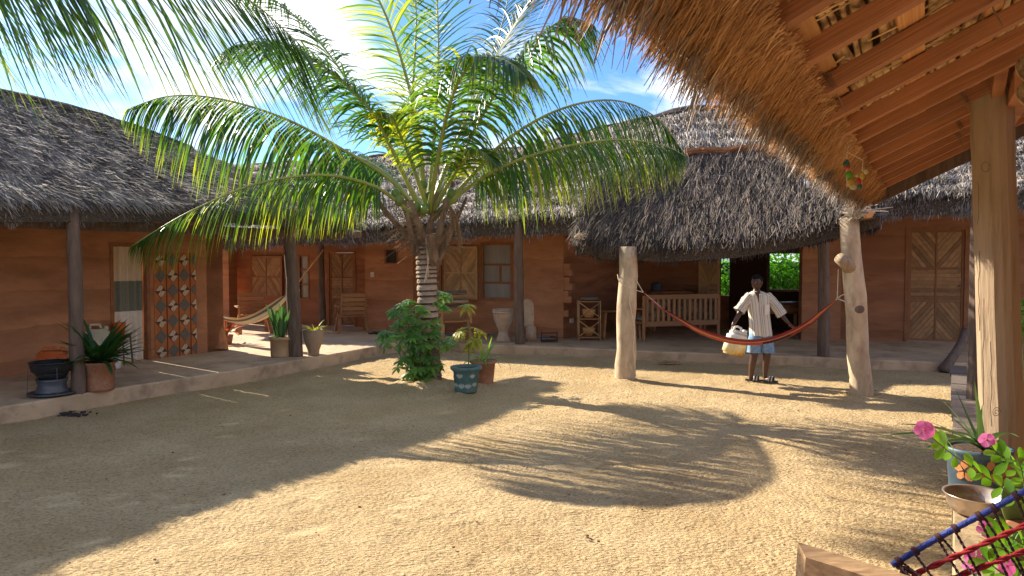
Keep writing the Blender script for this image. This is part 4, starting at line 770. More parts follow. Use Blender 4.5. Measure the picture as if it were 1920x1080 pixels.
for a in (0, .9, 1.8, 2.7, 3.4, 5.4):
    d = Vector((math.cos(a+1.2), math.sin(a+1.2), 0)); frond(palm2, [ct2, ct2+d*.8+Vector((0, 0, .8)), ct2+d*1.9+Vector((0, 0, 1.1)), ct2+d*3.0+Vector((0, 0, .7))], .8, 50, m=palm_fore, droop=.35)
# ================================================================== THINGS ON THE LEFT VERANDA
def cloth(W, u0, u1, z0, z1, off, folds, amp, m, name, parent, n=60, nz=10):
    mb = MB(); vs = []
    for j in range(nz+1):
        z = z0+(z1-z0)*j/nz
        for i in range(n+1):
            f = i/n; vs.append(W.pt(u0+(u1-u0)*f, z, off+amp*math.sin(f*folds*6.28+.25*math.sin(z*3))*(.8+.3*math.sin(f*9+z))))
    fs = [(j*(n+1)+i, j*(n+1)+i+1, (j+1)*(n+1)+i+1, (j+1)*(n+1)+i) for j in range(nz) for i in range(n)]; mb.add(vs, fs); return part(name, mb, m, parent, True)
cur_cream = mat('cream_cotton', (.74, .61, .45), (.62, .50, .36), scale=4, stretch=(4, 4, 1), rough=.9); cur_white = mat('white_cotton', (.80, .74, .66), (.68, .61, .53), scale=4, rough=.9)
cur_grey = mat('patterned_cotton', (.26, .27, .215), (.15, .16, .13), scale=46, stretch=(1, 1, 2), rough=.9)
curt = thing('door_curtain', 'long curtain with cream top grey patterned band and white bottom hanging in the left doorway', 'curtain', tuple(LW.pt((cu0+cu1)/2, ZL)))
za = LW.hit(243, 527)[1]; zb = LW.hit(243, 584)[1]
for a, b, m, nm in ((za, cz1-.06, cur_cream, 'upper_panel'), (zb, za, cur_grey, 'patterned_band'), (ZL+.02, zb, cur_white, 'lower_panel')): cloth(LW, cu0+.07, cu1-.07, a, b, -.08, 4.5, .028, m, nm, curt)
mb = MB(); mb.tube([LW.pt(cu0+.04, cz1-.05, -.08), LW.pt(cu1-.04, cz1-.05, -.08)], .012, 6); part('curtain_rod', mb, post_grey, curt)
def rounded(mb_name, c, hx, hy, hz, m, parent, bev=.04, yaw=0, tilt=0, taper=0, seg=3, rot=None):
    bm = bmesh.new(); bmesh.ops.create_cube(bm, size=1)
    for v in bm.verts:
        k = 1-taper*(v.co.z+.5); v.co = Vector((v.co.x*2*hx*k, v.co.y*2*hy*k, v.co.z*2*hz))
    bmesh.ops.bevel(bm, geom=bm.edges[:], offset=bev, segments=seg, affect='EDGES')
    M = rot or (Matrix.Rotation(yaw, 3, 'Z')@Matrix.Rotation(tilt, 3, 'Y')); mb = MB(); vs = [Vector(c)+M@v.co for v in bm.verts]; bm.verts.index_update(); mb.add(vs, [tuple(v.index for v in f.verts) for f in bm.faces]); bm.free()
    return part(mb_name, mb, m, parent, True)
def jerrycan(label, base, h, hw, m, yaw=.5, group=None, name='jerrycan', cap=None):
    b = Vector(base); t = thing(name, label, 'jerrycan', tuple(b), group); M = Matrix.Rotation(yaw, 3, 'Z')
    rounded('body', b+Vector((0, 0, h*.44)), hw, hw*.72, h*.44, m, t, bev=.035, yaw=yaw, taper=.03)
    mb = MB(); c = b+Vector((0, 0, h*.88)); mb.tube([c+M@Vector((-hw*.55, 0, -.01)), c+M@Vector((-hw*.5, 0, h*.10)), c+M@Vector((hw*.2, 0, h*.10)), c+M@Vector((hw*.35, 0, -.01))], .018, 8); part('handle', mb, m, t, True)
    mb = MB(); mb.lathe(c+M@Vector((hw*.7, 0, -.01)), [(0, .05), (.028, .05), (.032, 0), (.032, -.01)], 12); part('cap', mb, cap or m, t, True); 
    for k in (-1, 1):
        mb = MB(); mb.tube([b+M@Vector((hw*k*.45, -hw*.74, h*.15)), b+M@Vector((hw*k*.45, -hw*.74, h*.72))], .012, 6); part('moulded_rib', mb, m, t, True)
    return t
jerrycan('squat orange jerrycan beside the black basin against the left wall', G(84, 712, ZL)+Vector((.0, .15, 0)), .40, .17, plastic_orange, .5)
jerrycan('tall ribbed cream jerrycan between orange jerrycan and slim grey post', G(115, 690, ZL)+Vector((0, .2, 0)), .60, .165, plastic_cream, .5)
jerrycan('tall cream jerrycan behind the dark lily plant, right of the slim grey post', G(176, 690, ZL)+Vector((.0, .1, 0)), .62, .16, plastic_cream, .5)
b_ = G(205, 688, ZL)+Vector((.02, .25, 0)); t = thing('plastic_bucket', 'orange plastic bucket on top of a stool behind the lily, next to the curtain', 'bucket', tuple(b_)); mb = MB(); mb.lathe(b_, [(.0, .42), (.06, .42), (.085, .60), (.09, .615), (.078, .615), (.055, .44), (0, .44)], 18); part('body', mb, plastic_orange, t, True); mb = MB(); [mb.tube([b_+Vector((x*.12, y*.12, 0)), b_+Vector((x*.10, y*.10, .42))], .014, 6) for x in (-1, 1) for y in (-1, 1)]; mb.lathe(b_, [(0, .395), (.15, .395), (.15, .418), (0, .418)], 16); part('stool', mb, post_grey, t)
mb = MB(); c = G(217, 692, ZL); mb.lathe(c, [(0, .005), (.06, .005), (.068, .02), (.068, .15), (.05, .17), (0, .17)], 16); whole('plastic_tub', mb, white_print, 'small white plastic tub at the foot of the curtain behind the clay pot', 'tub', smooth=True)
# stove of stacked pans
b_ = G(98, 741, ZL); st = thing('brazier', 'black plastic basin and pan stacked on a dull steel wheel rim stove', 'stove', tuple(b_))
mb = MB(); mb.lathe(b_, [(0, .02), (.235, .02), (.245, .03), (.245, .04), (.22, .035), (0, .035)], 28); part('tray', mb, steel_dull, st, True)
mb = MB(); mb.lathe(b_, [(.165, .04), (.17, .06), (.15, .08), (.14, .13), (.155, .17), (.16, .19), (.12, .19)], 28); part('wheel_rim', mb, steel_dull, st, True)
mb = MB(); mb.lathe(b_, [(0, .17), (.12, .18), (.15, .22), (.175, .27), (.17, .275), (.0, .22)], 28); part('pan', mb, black_plastic, st, True)
mb = MB(); mb.lathe(b_, [(0, .24), (.17, .26), (.20, .28), (.212, .34), (.215, .37), (.225, .375), (.222, .385), (.205, .38), (.19, .30), (0, .27)], 32); part('basin', mb, black_plastic, st, True)
mb = MB()
for a in (0.5, 2.2, 3.9, 5.5): mb.tube([b_+Vector((math.cos(a)*.24, math.sin(a)*.24, .02)), b_+Vector((math.cos(a)*.225, math.sin(a)*.225, .33))], .004, 5)
part('wire_stand', mb, steel_dull, st, kind='stuff')
def pot(name, label, base, prof, m, soilz, soilr, cat='plant pot', n=28, group=None):
    t = thing(name, label, cat, tuple(base), group); mb = MB(); mb.lathe(base, prof, n); part('pot', mb, m, t, True); mb = MB(); mb.lathe(base, [(0, soilz+.01), (soilr*.6, soilz+.006), (soilr, soilz-.004), (soilr, soilz-.03)], n); part('soil', mb, soil, t); return t
def strap_leaves(parent, c, n, L, W, el, m, curl=(.3, .9), R=.06, az=None, tip=0, fold=.3, seg=6, wmax=.35, var=(.2, .7)):
    for k in range(n):
        a = random.uniform(0, 2*math.pi) if az is None else random.choice(az)+random.gauss(0, .25); e = random.uniform(*el); d = Vector((math.cos(a)*math.cos(e), math.sin(a)*math.cos(e), math.sin(e)))
        mb = MB(); mb.leaf(Vector(c)+Vector((math.cos(a), math.sin(a), 0))*R*random.random(), d, Vector((-math.cos(a)*math.sin(e), -math.sin(a)*math.sin(e), math.cos(e))), L*random.uniform(.65, 1.15), W*random.uniform(.7, 1.15), random.uniform(*curl), fold, random.uniform(*var), seg, tip, wmax); part('leaf', mb, m, parent, True)
b_ = G(186, 731, ZL); pt = pot('potted_lily', 'studded clay pot with long dark strap leaves at the foot of the slim grey post', b_, [(0, 0), (.155, 0), (.16, .03), (.168, .30), (.19, .315), (.19, .335), (.155, .335), (.15, .29), (0, .29)], terracotta, .305, .15)
for i in range(7):
    for j, z in enumerate((.07, .25)):
        a = i*.9+j*.2+.3; r = .163+.004*j; c = b_+Vector((math.cos(a)*r, math.sin(a)*r, z)); M = Matrix.Rotation(a, 3, 'Z')@Matrix.Rotation(math.pi/2, 3, 'Y'); mb = MB(); mb.lathe(c, [(.0, -.002), (.012, -.002), (.016, .006), (.024, .008), (.026, -.002)], 12, M); part('stud', mb, terracotta, pt, True)
strap_leaves(pt, b_+Vector((0, 0, .33)), 80, .60, .065, (.35, 1.45), leaf_dark, (.2, .75), .10)
b_ = G(527, 668, ZL); pt = pot('potted_snake_plant', 'cream square shouldered pot of upright snake plant leaves left of the forked post', b_, [(0, 0), (.155, 0), (.16, .02), (.165, .27), (.19, .275), (.19, .315), (.16, .315), (.155, .28), (0, .28)], mat('cream_clay', (.52, .36, .21), (.42, .27, .15), scale=4, rough=.8), .295, .155)
strap_leaves(pt, b_+Vector((0, 0, .28)), 30, .52, .075, (1.15, 1.5), mat('snake_leaf', (.13, .26, .10), (.05, .13, .05), scale=14, stretch=(1, 1, 3), attr=True, rough=.45, trans=(1.5, 1.6, .7), trfac=.2), (-.05, .1), .12, fold=.5, wmax=.5)
b_ = G(588, 667, ZL); pt = pot('potted_spider_plant', 'broken carved wooden mortar used as a pot for a small yellow striped plant', b_, [(0, 0), (.085, 0), (.09, .05), (.095, .10), (.13, .19), (.155, .31), (.162, .42), (.145, .425), (.12, .35), (0, .33)], post_gold, .36, .125)
strap_leaves(pt, b_+Vector((.02, 0, .38)), 30, .26, .026, (.35, 1.35), leaf_yellow, (.4, 1.1), .06, tip=.2)
# red croton behind the wall corner
b_ = P(424, 652, 13.2); b_.z = ZL; t = thing('potted_croton', 'small red leaved plant peeping out behind the end of the left wall', 'plant', tuple(b_)); mb = MB(); mb.lathe(b_, [(0, 0), (.10, 0), (.13, .16), (.11, .16), (0, .13)], 16); part('pot', mb, terracotta, t, True)
strap_leaves(t, b_+Vector((0, 0, .2)), 34, .34, .07, (.1, 1.3), leaf_red, (.2, .7), .10, wmax=.5, var=(.2, 1))
mb = MB(); [mb.tube([b_+Vector((0, 0, .1)), b_+Vector((random.gauss(0, .1), random.gauss(0, .1), .45))], .008, 5) for _ in range(5)]; part('stem', mb, stem_mat, t)
# ---- hammocks -----------------------------------------------------
def stripes_mat(name, cols, rough=.85):
    m = bpy.data.materials.new(name); m.use_nodes = True; t = m.node_tree; b = t.nodes['Principled BSDF']; b.inputs['Roughness'].default_value = rough
    at = t.nodes.new('ShaderNodeAttribute'); at.attribute_name = 'var'; r = t.nodes.new('ShaderNodeValToRGB'); r.color_ramp.interpolation = 'CONSTANT'; e = r.color_ramp.elements
    e[0].position = 0; e[0].color = rgb(*cols[0]); e[1].position = 1/len(cols); e[1].color = rgb(*cols[1])
    for i in range(2, len(cols)): x = e.new(i/len(cols)); x.color = rgb(*cols[i])
    t.links.new(at.outputs['Fac'], r.inputs[0]); t.links.new(r.outputs[0], b.inputs['Base Color']); MATS[name] = m; return m
def hammock(label, pts, wid, m, ends, ropes, seed=1, thick=.07):
    r = random.Random(seed); c = catmull(pts, 56); mid_ = c[28]; t = thing('hammock', label, 'hammock', tuple(mid_)); n = 56; K = 40; vs = []; va = []; ph = [r.uniform(0, 6) for _ in range(4)]
    for i, p in enumerate(c):
        T = (c[min(i+1, n)]-c[max(i-1, 0)]).normalized(); S = T.cross(Vector((0, 0, 1))).normalized(); U = S.cross(T); q = min(i, n-i)/n*2; env = .13+.87*min(1, q*1.6)**.8
        for k in range(K+1):
            f = k/K-.5; fold = math.sin(f*34+ph[0]+q*1.5)*.5+.5*math.sin(f*19+ph[1]); y = S*(f*wid*env+.008*math.sin(i*.2+f*8))+U*((2*f)**2*wid*.5*env+fold*thick*.33*env-.03*env)
            vs.append(p+y+S*fold*.018*env); va.append((k+.01)/(K+.1))
    mb = MB(); mb.add(vs, [(i*(K+1)+k, i*(K+1)+k+1, (i+1)*(K+1)+k+1, (i+1)*(K+1)+k) for i in range(n) for k in range(K)], va); part('cloth', mb, m, t, True)
    for e, p0 in zip(ends, (c[0], c[-1])):
        for k in range(5): mb = MB(); o = Vector((0, r.uniform(-.02, .02), r.uniform(-.015, .02))); mb.tube([p0+o, p0.lerp(Vector(e), .6)+o*.6, Vector(e)], .005, 4); part('clew_cord', mb, rope_mat if k % 2 else m, t)
    for rp_ in ropes: mb = MB(); mb.tube(catmull(rp_, 24), .0065, 6); part('rope', mb, rope_mat, t, True)
    return t
redm = stripes_mat('red_striped_cloth', [(.30, .035, .02), (.05, .015, .015), (.42, .06, .03), (.20, .02, .015), (.45, .12, .07), (.07, .02, .025), (.36, .05, .025), (.25, .03, .02), (.03, .012, .02), (.40, .07, .03), (.48, .20, .12), (.22, .025, .02)])
def postpt(b, t, f, a, r): d = b.lerp(t, f); return d+Vector((math.cos(a)*r, math.sin(a)*r, 0))
hammock('red and black striped hammock slung low between the two pale debarked posts', [P(1240, 578, 10.1), P(1268, 596, 10.0), P(1310, 620, 9.9), P(1360, 637, 9.75), P(1410, 642, 9.6), P(1460, 634, 9.5), P(1510, 610, 9.4), P(1545, 582, 9.3), P(1566, 564, 9.25)], .125, redm, (P(1206, 548, 10.2), P(1570, 560, 9.25)),
  [[P(1206, 548, 10.2), P(1190, 520, 10.17), P(1186, 508, 10.2)], [P(1206, 548, 10.2), P(1180, 540, 10.15), P(1162, 528, 10.15), P(1158, 515, 10.25)], [P(1180, 541, 10.15), P(1180, 565, 10.14), P(1184, 585, 10.13), P(1190, 620, 10.14), P(1188, 650, 10.12), P(1192, 706, 10.13)], [P(1570, 560, 9.25), P(1571, 530, 9.2), P(1572, 505, 9.12)], [P(1570, 560, 9.25), P(1580, 553, 9.1), P(1595, 552, 9.1)], [P(1570, 560, 9.25), P(1585, 566, 9.07), P(1600, 576, 9.06), P(1617, 580, 9.1)], [P(1572, 492, 9.0), P(1590, 508, 9.05), P(1606, 522, 9.06), P(1612, 535, 9.15)], [P(1584, 568, 9.07), P(1600, 565, 9.07), P(1616, 567, 9.12)]])
stm = stripes_mat('cream_striped_cloth', [(.62, .52, .33), (.16, .17, .17), (.60, .52, .38), (.55, .36, .12), (.64, .56, .42), (.20, .21, .20), (.58, .46, .22), (.62, .55, .42), (.12, .13, .14), (.60, .50, .30)])
hammock('cream grey and yellow striped hammock hanging behind the forked grey post', [P(398, 590, 13.4), P(425, 600, 13.1), P(455, 604, 12.8), P(482, 598, 12.6), P(508, 584, 12.35), P(528, 566, 12.15), P(540, 553, 12.0)], .22, stm, (P(385, 570, 13.6), P(548, 546, 11.95)),
  [[P(548, 546, 11.95), P(556, 538, 11.75), P(562, 545, 11.72)], [P(385, 570, 13.6), P(370, 520, 13.9)]], seed=4)
# bamboo pole leaning across
mb = MB(); mb.tube([P(561, 528, 15.6), P(600, 477, 15.7), P(606, 468, 15.7)], .018, 7); whole('bamboo_pole', mb, slat_pale, 'thin pale pole slanting across the small far window', 'pole', smooth=True)
# ---- furniture -----------------------------------------------------
def armchair(label, c, yaw, wd=.62, dp=.55, m=furn_wood, recl=.35, group=None, hb=.68):
    c = Vector(c); t = thing('wooden_armchair', label, 'chair', tuple(c), group); M = Matrix.Rotation(yaw, 3, 'Z'); f = lambda x, y, z: c+M@Vector((x, y, z))
    for sx in (-1, 1):
        for sy in (-1, 1):
            mb = MB(); mb.beam(f(sx*wd/2, sy*dp*.5, 0), f(sx*wd*.42, sy*dp*.12, .40), .07, .035); part('leg', mb, m, t)
        mb = MB(); mb.beam(f(sx*wd/2, -dp*.48, .56), f(sx*wd/2, dp*.5, .56), .07, .025); part('armrest', mb, m, t)
        mb = MB(); mb.beam(f(sx*wd/2, -dp*.42, .36), f(sx*wd/2, -dp*.42, .55), .04, .04, up=(1, 0, 0)); part('arm_post', mb, m, t)
    for k in range(5): piece('seat_slat', m, t, f(0, -dp*.4+k*dp*.19, .40-k*.012), M@Vector((wd*.45, 0, 0)), M@Vector((0, dp*.08, 0)), Vector((0, 0, .011)))
    for k in range(5):
        z = .42+k*hb*.14; y = dp*.42+k*hb*.14*recl; piece('back_slat', m, t, f(0, y, z), M@Vector((wd*.43, 0, 0)), M@Vector((0, .010, 0)), Vector((0, 0, .036)))
    for sx in (-1, 1): mb = MB(); mb.beam(f(sx*wd*.4, dp*.40, .36), f(sx*wd*.4, dp*.42+hb*.7*recl, .42+hb*.62), .035, .03, up=(1, 0, 0)); part('back_stile', mb, m, t)
    return t
armchair('low wooden armchair with splayed legs in front of the narrow boarded door', G(660, 622, ZL), 2.9+.6, m=furn_wood)
armchair('low reclining wooden armchair under the open shutter behind the striped hammock', G(482, 622, ZL)+Vector((0, -.2, 0)), .5, m=furn_wood)
armchair('low wooden chair with slanting legs under the pile of planks behind the palm trunk', G(852, 642, ZL)+Vector((0, .1, 0)), .25, .54, .45, furn_wood, hb=.3)
PLK = ['topmost dark plank of the pile below the pale shutter', 'second plank from the top of the pile below the pale shutter, pale', 'third plank from the top of the pile, weathered grey', 'fourth plank from the top of the pile, dark brown', 'pale plank second from the bottom of the pile', 'lowest grey plank of the pile behind the palm trunk']
for k, (py, x0, x1) in enumerate(((549, 815, 874), (556, 812, 878), (566, 806, 878), (575, 818, 872), (584, 822, 880), (597, 824, 868))):
    mb = MB(); mb.beam(P(x0-random.uniform(0, 8), py+1, 14.25+k*.03), P(x1, py-2, 14.4), .20, .05); p_ = whole('plank', mb, [plank_dark, slat_pale, plank_grey][k % 3], PLK[k], 'plank', group='planks piled below the pale shutter')
mb = MB(); [mb.beam(P(x, 660, 14.6), P(x+3, 602, 14.62), .05, .05, up=(1, 0, 0)) for x in (826, 870)]; mb.beam(P(822, 603, 14.6), P(874, 603, 14.62), .3, .04); whole('trestle', mb, plank_dark, 'dark trestle carrying the pile of planks', 'trestle')
# two discarded toilets and a wire rack
b_ = G(944, 640, ZR); t = thing('toilet_bowl', 'dusty toilet bowl with flared rim standing left of the brown post', 'toilet', tuple(b_)); mb = MB(); mb.lathe(b_, [(0, .0), (.15, 0), (.145, .04), (.10, .14), (.095, .20), (.135, .30), (.185, .42), (.20, .52), (.195, .54)], 28, sy=1.2); mb.lathe(b_, [(.195, .54), (.21, .545), (.215, .585), (.20, .60), (0, .605)], 28, sy=1.2); part('bowl', mb, porcelain, t, True)
mb = MB(); mb.lathe(b_+Vector((0, 0, .606)), [(.14, .0), (.15, .02), (.20, .02), (.215, .0)], 28, sy=1.2); part('seat', mb, porcelain, t, True)
b_ = G(984, 641, ZR)+Vector((0, .1, 0)); t = thing('toilet_bowl', 'upturned toilet with tall rounded seat standing right behind the brown post', 'toilet', tuple(b_)); rounded('cistern', b_+Vector((.12, 0, .15)), .10, .12, .15, porcelain, t, .03); rounded('foot', b_+Vector((-.10, -.03, .13)), .09, .10, .13, porcelain, t, .04)
mb = MB(); mb.extr([b_+Vector((x, .06, z)) for x, z in [(-.02, .28), (.17, .28), (.185, .55), (.17, .72), (.11, .80), (.03, .82), (-.06, .76), (-.09, .6)]], (0, .04, 0)); part('seat', mb, porcelain, t)
b_ = G(1028, 641, ZR); t = thing('wire_rack', 'small black wire rack with a tray on the floor next to the upturned toilet', 'rack', tuple(b_)); mb = MB(); A_ = [Vector((x, y, 0)) for x, y in ((-.13, -.1), (.17, -.1), (.17, .12), (-.13, .12))]
for z in (.03, .10, .17): mb.tube([b_+a+Vector((0, 0, z)) for a in A_+[A_[0]]], .005, 5)
for a in A_: mb.tube([b_+a, b_+a+Vector((0, 0, .2))], .005, 5)
part('wires', mb, black_plastic, t, kind='stuff'); mb = MB(); mb.obox(b_+Vector((0, 0, .035)), (.15, 0, 0), (0, .10, 0), (0, 0, .006)); part('tray', mb, black_plastic, t)
# cane shelf with bowls, side table, slatted bench
b_ = G(1104, 637, ZR); t = thing('cane_shelf', 'cane shelf with crossed braces holding bowls in the dark corner of the seating bay', 'shelf', tuple(b_)); sh_ = []
for x in (-.21, .21):
    for y in (-.15, .15): mb = MB(); mb.tube([b_+Vector((x, y, 0)), b_+Vector((x, y, .78))], .013, 6); part('leg', mb, slat_pale, t, True)
for z in (.06, .42, .76): piece('board', furn_wood, t, b_+Vector((0, 0, z)), Vector((.22, 0, 0)), Vector((0, .16, 0)), Vector((0, 0, .010)))
for z in (.08, .44):
    for s_ in (-1, 1): mb = MB(); mb.tube([b_+Vector((-.21*s_, -.165, z)), b_+Vector((.21*s_, -.168-.01*s_, z+.31))], .010, 6); part('cross_brace', mb, slat_pale, t, True)
for z, r, lb in ((.435, .14, 'straw coloured bowl on the middle board of the cane shelf'), (.075, .13, 'straw coloured bowl on the lowest board of the cane shelf')): mb = MB(); mb.lathe(b_+Vector((0, 0, z)), [(0, 0), (r*.5, .0), (r*.85, .08), (r, .17), (r*.95, .17), (r*.8, .09), (0, .02)], 20); whole('bowl', mb, lath_wood, lb, 'bowl', smooth=True)
mb = MB(); mb.lathe(b_+Vector((.02, 0, .775)), [(0, 0), (.16, .01), (.19, .05), (.12, .08), (0, .10)], 14); whole('cloth_bundle', mb, plank_dark, 'dark bundle lying on top of the cane shelf', 'bundle', smooth=True)
b_ = G(1165, 634, ZR); t = thing('low_table', 'low wooden table between the cane shelf and the slatted bench', 'table', tuple(b_)); rounded('top', b_+Vector((0, .1, .55)), .42, .28, .018, furn_wood, t, .01)
for x in (-.36, .36):
    for y in (-.1, .3): mb = MB(); mb.beam(b_+Vector((x, y, 0)), b_+Vector((x*.9, y*.9+.01, .53)), .05, .04, up=(1, 0, 0)); part('leg', mb, furn_wood, t)
bl, br = G(1205, 640, ZR), G(1348, 634, ZR); bx_ = (br-bl).normalized(); by_ = Vector((-bx_.y, bx_.x, 0)); Lb = (br-bl).length
t = thing('slatted_bench', 'long wooden bench with vertical back slats and patterned cushions seen from behind', 'bench', tuple(bl.lerp(br, .5))); q = lambda x, y, z: bl+bx_*x+by_*y+Vector((0, 0, z))
for x in (.02, Lb-.02):
    for y in (0, .62): mb = MB(); mb.beam(q(x, y, 0), q(x, y, .88 if y == 0 else .60), .055, .055, up=(1, 0, 0)); part('leg', mb, furn_wood, t)
    mb = MB(); mb.beam(q(x, -.0, .62), q(x, .66, .60), .07, .03); part('armrest', mb, furn_wood, t)
for z, h in ((.85, .045), (.33, .05)): piece('rail', furn_wood, t, q(Lb/2, -.005, z), bx_*(Lb/2-.05), by_*.020, Vector((0, 0, h)))
nS = 14
for k in range(nS): piece('back_slat', furn_wood, t, q(.09+(Lb-.18)*k/(nS-1), 0, .595), bx_*.026, by_*.012, Vector((0, 0, .212)))
piece('seat_board', furn_wood, t, q(Lb/2, .33, .34), bx_*(Lb/2-.04), by_*.28, Vector((0, 0, .02)))
cush = mat('patterned_cushion', (.50, .42, .34), (.025, .02, .02), scale=9, rough=.9)
for x in (.26, .74): rounded('cushion', q(Lb*x, .10, .58), Lb*.22, .06, .24, cush, t, .05, math.atan2(bx_.y, bx_.x)); rounded('cushion', q(Lb*x, .36, .41), Lb*.22, .24, .05, cush, t, .04, math.atan2(bx_.y, bx_.x))
b_ = P(1270, 600, 16.0); b_.z = ZR; t = thing('side_table', 'dark table behind the slatted bench carrying a cooking pot and a bowl', 'table', tuple(b_)); rounded('top', b_+Vector((0, 0, .86)), .62, .28, .02, furn_wood, t, .01)
for x in (-.55, .55):
    for y in (-.22, .22): mb = MB(); mb.beam(b_+Vector((x, y, 0)), b_+Vector((x, y, .85)), .05, .05, up=(1, 0, 0)); part('leg', mb, furn_wood, t)
mb = MB(); c = b_+Vector((-.47, 0, .882)); mb.lathe(c, [(0, 0), (.11, 0), (.13, .03), (.125, .15), (.13, .16), (.06, .19), (.015, .20), (0, .22)], 20); whole('cooking_pot', mb, steel_dull, 'lidded metal cooking pot on the dark table behind the slatted bench', 'pot', smooth=True)
mb = MB(); c = b_+Vector((.30, 0, .882)); mb.lathe(c, [(0, 0), (.07, 0), (.16, .07), (.20, .13), (.19, .13), (.07, .02), (0, .02)], 22); whole('wooden_bowl', mb, furn_wood, 'wide shallow bowl on the dark table behind the slatted bench', 'bowl', smooth=True)
b_ = P(1462, 650, 14.9); b_.z = ZR; t = thing('writing_desk', 'wooden desk with sheets of paper in the bay behind the person', 'desk', tuple(b_)); rounded('top', b_+Vector((0, 0, .68)), .46, .28, .02, post_grey, t, .01); rounded('drawer', b_+Vector((.02, -.22, .56)), .34, .03, .09, furn_wood, t, .012)
for x in (-.40, .40):
    for y in (-.22, .22): mb = MB(); mb.beam(b_+Vector((x, y, 0)), b_+Vector((x, y, .67)), .05, .05, up=(1, 0, 0)); part('leg', mb, furn_wood, t)
mb = MB(); mb.obox(b_+Vector((.12, -.05, .704)), (.14, .03, 0), (-.02, .1, .0), (0, 0, .004)); whole('paper_stack', mb, white_print, 'white papers lying on the desk behind the person', 'paper')
# leaning log
mb = MB(); mb.tube(catmull([P(1768, 696, 10.9), P(1785, 672, 10.95), P(1800, 648, 11.1), P(1812, 622, 11.3)], 10), [.085, .08, .075, .07, .07, .065, .065, .062, .06, .06, .075], 12, rjit=.12); whole('leaning_log', mb, post_grey, 'crooked log leaning at the corner between the far veranda and the plank ledge', 'log', smooth=True)
# footwear
def sandal(b, a, L=.25, m=None, strapm=None, label='', group=None, stripes=False, name='sandal'):
    m = m or furn_wood; b = Vector(b); t = thing(name, label, 'sandal', tuple(b), group); M = Matrix.Rotation(a, 3, 'Z'); out = [(-.45, .28), (-.3, .40), (0, .34), (.25, .46), (.42, .38), (.5, .1), (.48, -.2), (.35, -.42), (.05, -.34), (-.3, -.36), (-.48, -.2)]
    mb = MB(); mb.extr([b+M@Vector((x*L, y*L*.42, .004)) for x, y in out], (0, 0, .022)); part('sole', mb, m, t)
    if stripes:
        for k in range(4):
            mb = MB(); x0 = .02+k*.075; mb.tube([b+M@Vector((x0*L, -.40*L*.42, .02)), b+M@Vector(((x0+.02)*L, -.3*L*.42, .075)), b+M@Vector(((x0+.02)*L, .3*L*.42, .075)), b+M@Vector((x0*L, .42*L*.42, .02))], .0085, 6); part('strap', mb, white_print if k % 2 == 0 else black_plastic, t, True)
    else:
        mb = MB(); mb.tube([b+M@Vector((.28*L, 0, .02)), b+M@Vector((.05*L, .30*L*.42, .05)), b+M@Vector((-.05*L, .38*L*.42, .02))], .007, 5); mb.tube([b+M@Vector((.28*L, 0, .02)), b+M@Vector((.05*L, -.30*L*.42, .05)), b+M@Vector((-.05*L, -.38*L*.42, .02))], .007, 5); part('strap', mb, strapm or m, t, True)
    return t
tan = mat('tan_foam', (.38, .27, .15), (.30, .2, .11), scale=20, rough=.9)
sandal(G(1246, 683)+Vector((0, 0, .01)), .1, m=tan, label='left one of two tan flip-flops lying on the shaded sand between the pale posts', name='flip_flop'); sandal(G(1262, 683.5)+Vector((0, 0, .01)), .25, m=tan, label='right one of two tan flip-flops lying on the shaded sand between the pale posts', name='flip_flop')
for k, x in enumerate((700, 712, 724)): sandal(G(x, 626+k*.5, ZL), .9+k*.3, m=black_plastic, label=('leftmost', 'middle', 'rightmost')[k]+' of three dark shoes by the wall left of the palm shrub', group='dark shoes by the wall', name='shoe')
# charcoal crumbs on the sand by the left kerb
mb = MB()
for _ in range(60):
    c = G(random.gauss(131, 16), random.gauss(777, 3.5)); mb.obox(c+Vector((0, 0, .012)), (random.uniform(.004, .02), .004, 0), (0, random.uniform(.004, .015), 0), (0, 0, random.uniform(.004, .012)))
o_ = whole('charcoal', mb, black_plastic, 'black charcoal crumbs scattered on sand below the left kerb', 'charcoal'); o_['kind'] = 'stuff'
# ================================================================== GARDEN PLANTS IN THE YARD
def blob_leaves(parent, name, c, R, n, L, W, m, kind='stuff', zmin=None):
    mb = MB()
    for _ in range(n):
        v = Vector((random.gauss(0, 1), random.gauss(0, 1), random.gauss(0, 1))).normalized(); r = random.random()**.4; p = Vector(c)+Vector((v.x*R[0], v.y*R[1], v.z*R[2]))*r
        d = (v+Vector((random.gauss(0, .5), random.gauss(0, .5), random.gauss(-.2, .5)))).normalized(); nn = (Vector((0, 0, 1))+v*.5+Vector((random.gauss(0, .3), random.gauss(0, .3), 0))).normalized(); mb.leaf(p, d, nn, L*random.uniform(.6, 1.2), W*random.uniform(.7, 1.2), .3, .2, random.uniform(.1, .9), 2)
    return part(name, mb, m, parent, kind=kind)
def palmate(parent, c, d, n, L, W, m, name='leaf_cluster', el=.2, var=(.2, .9), curl=.5):
    mb = MB(); d = Vector(d).normalized(); x = d.cross(Vector((0, 0, 1))); x = (x if x.length > .1 else Vector((1, 0, 0))).normalized(); y = x.cross(d)
    for k in range(n):
        a = 2*math.pi*(k+random.uniform(-.2, .2))/n; r = (x*math.cos(a)+y*math.sin(a)); dd = (r+d*el).normalized(); mb.leaf(c, dd, d, L*random.uniform(.7, 1.15), W*random.uniform(.8, 1.1), curl, .2, random.uniform(*var), 3, 0, .55)
    return part(name, mb, m, parent)
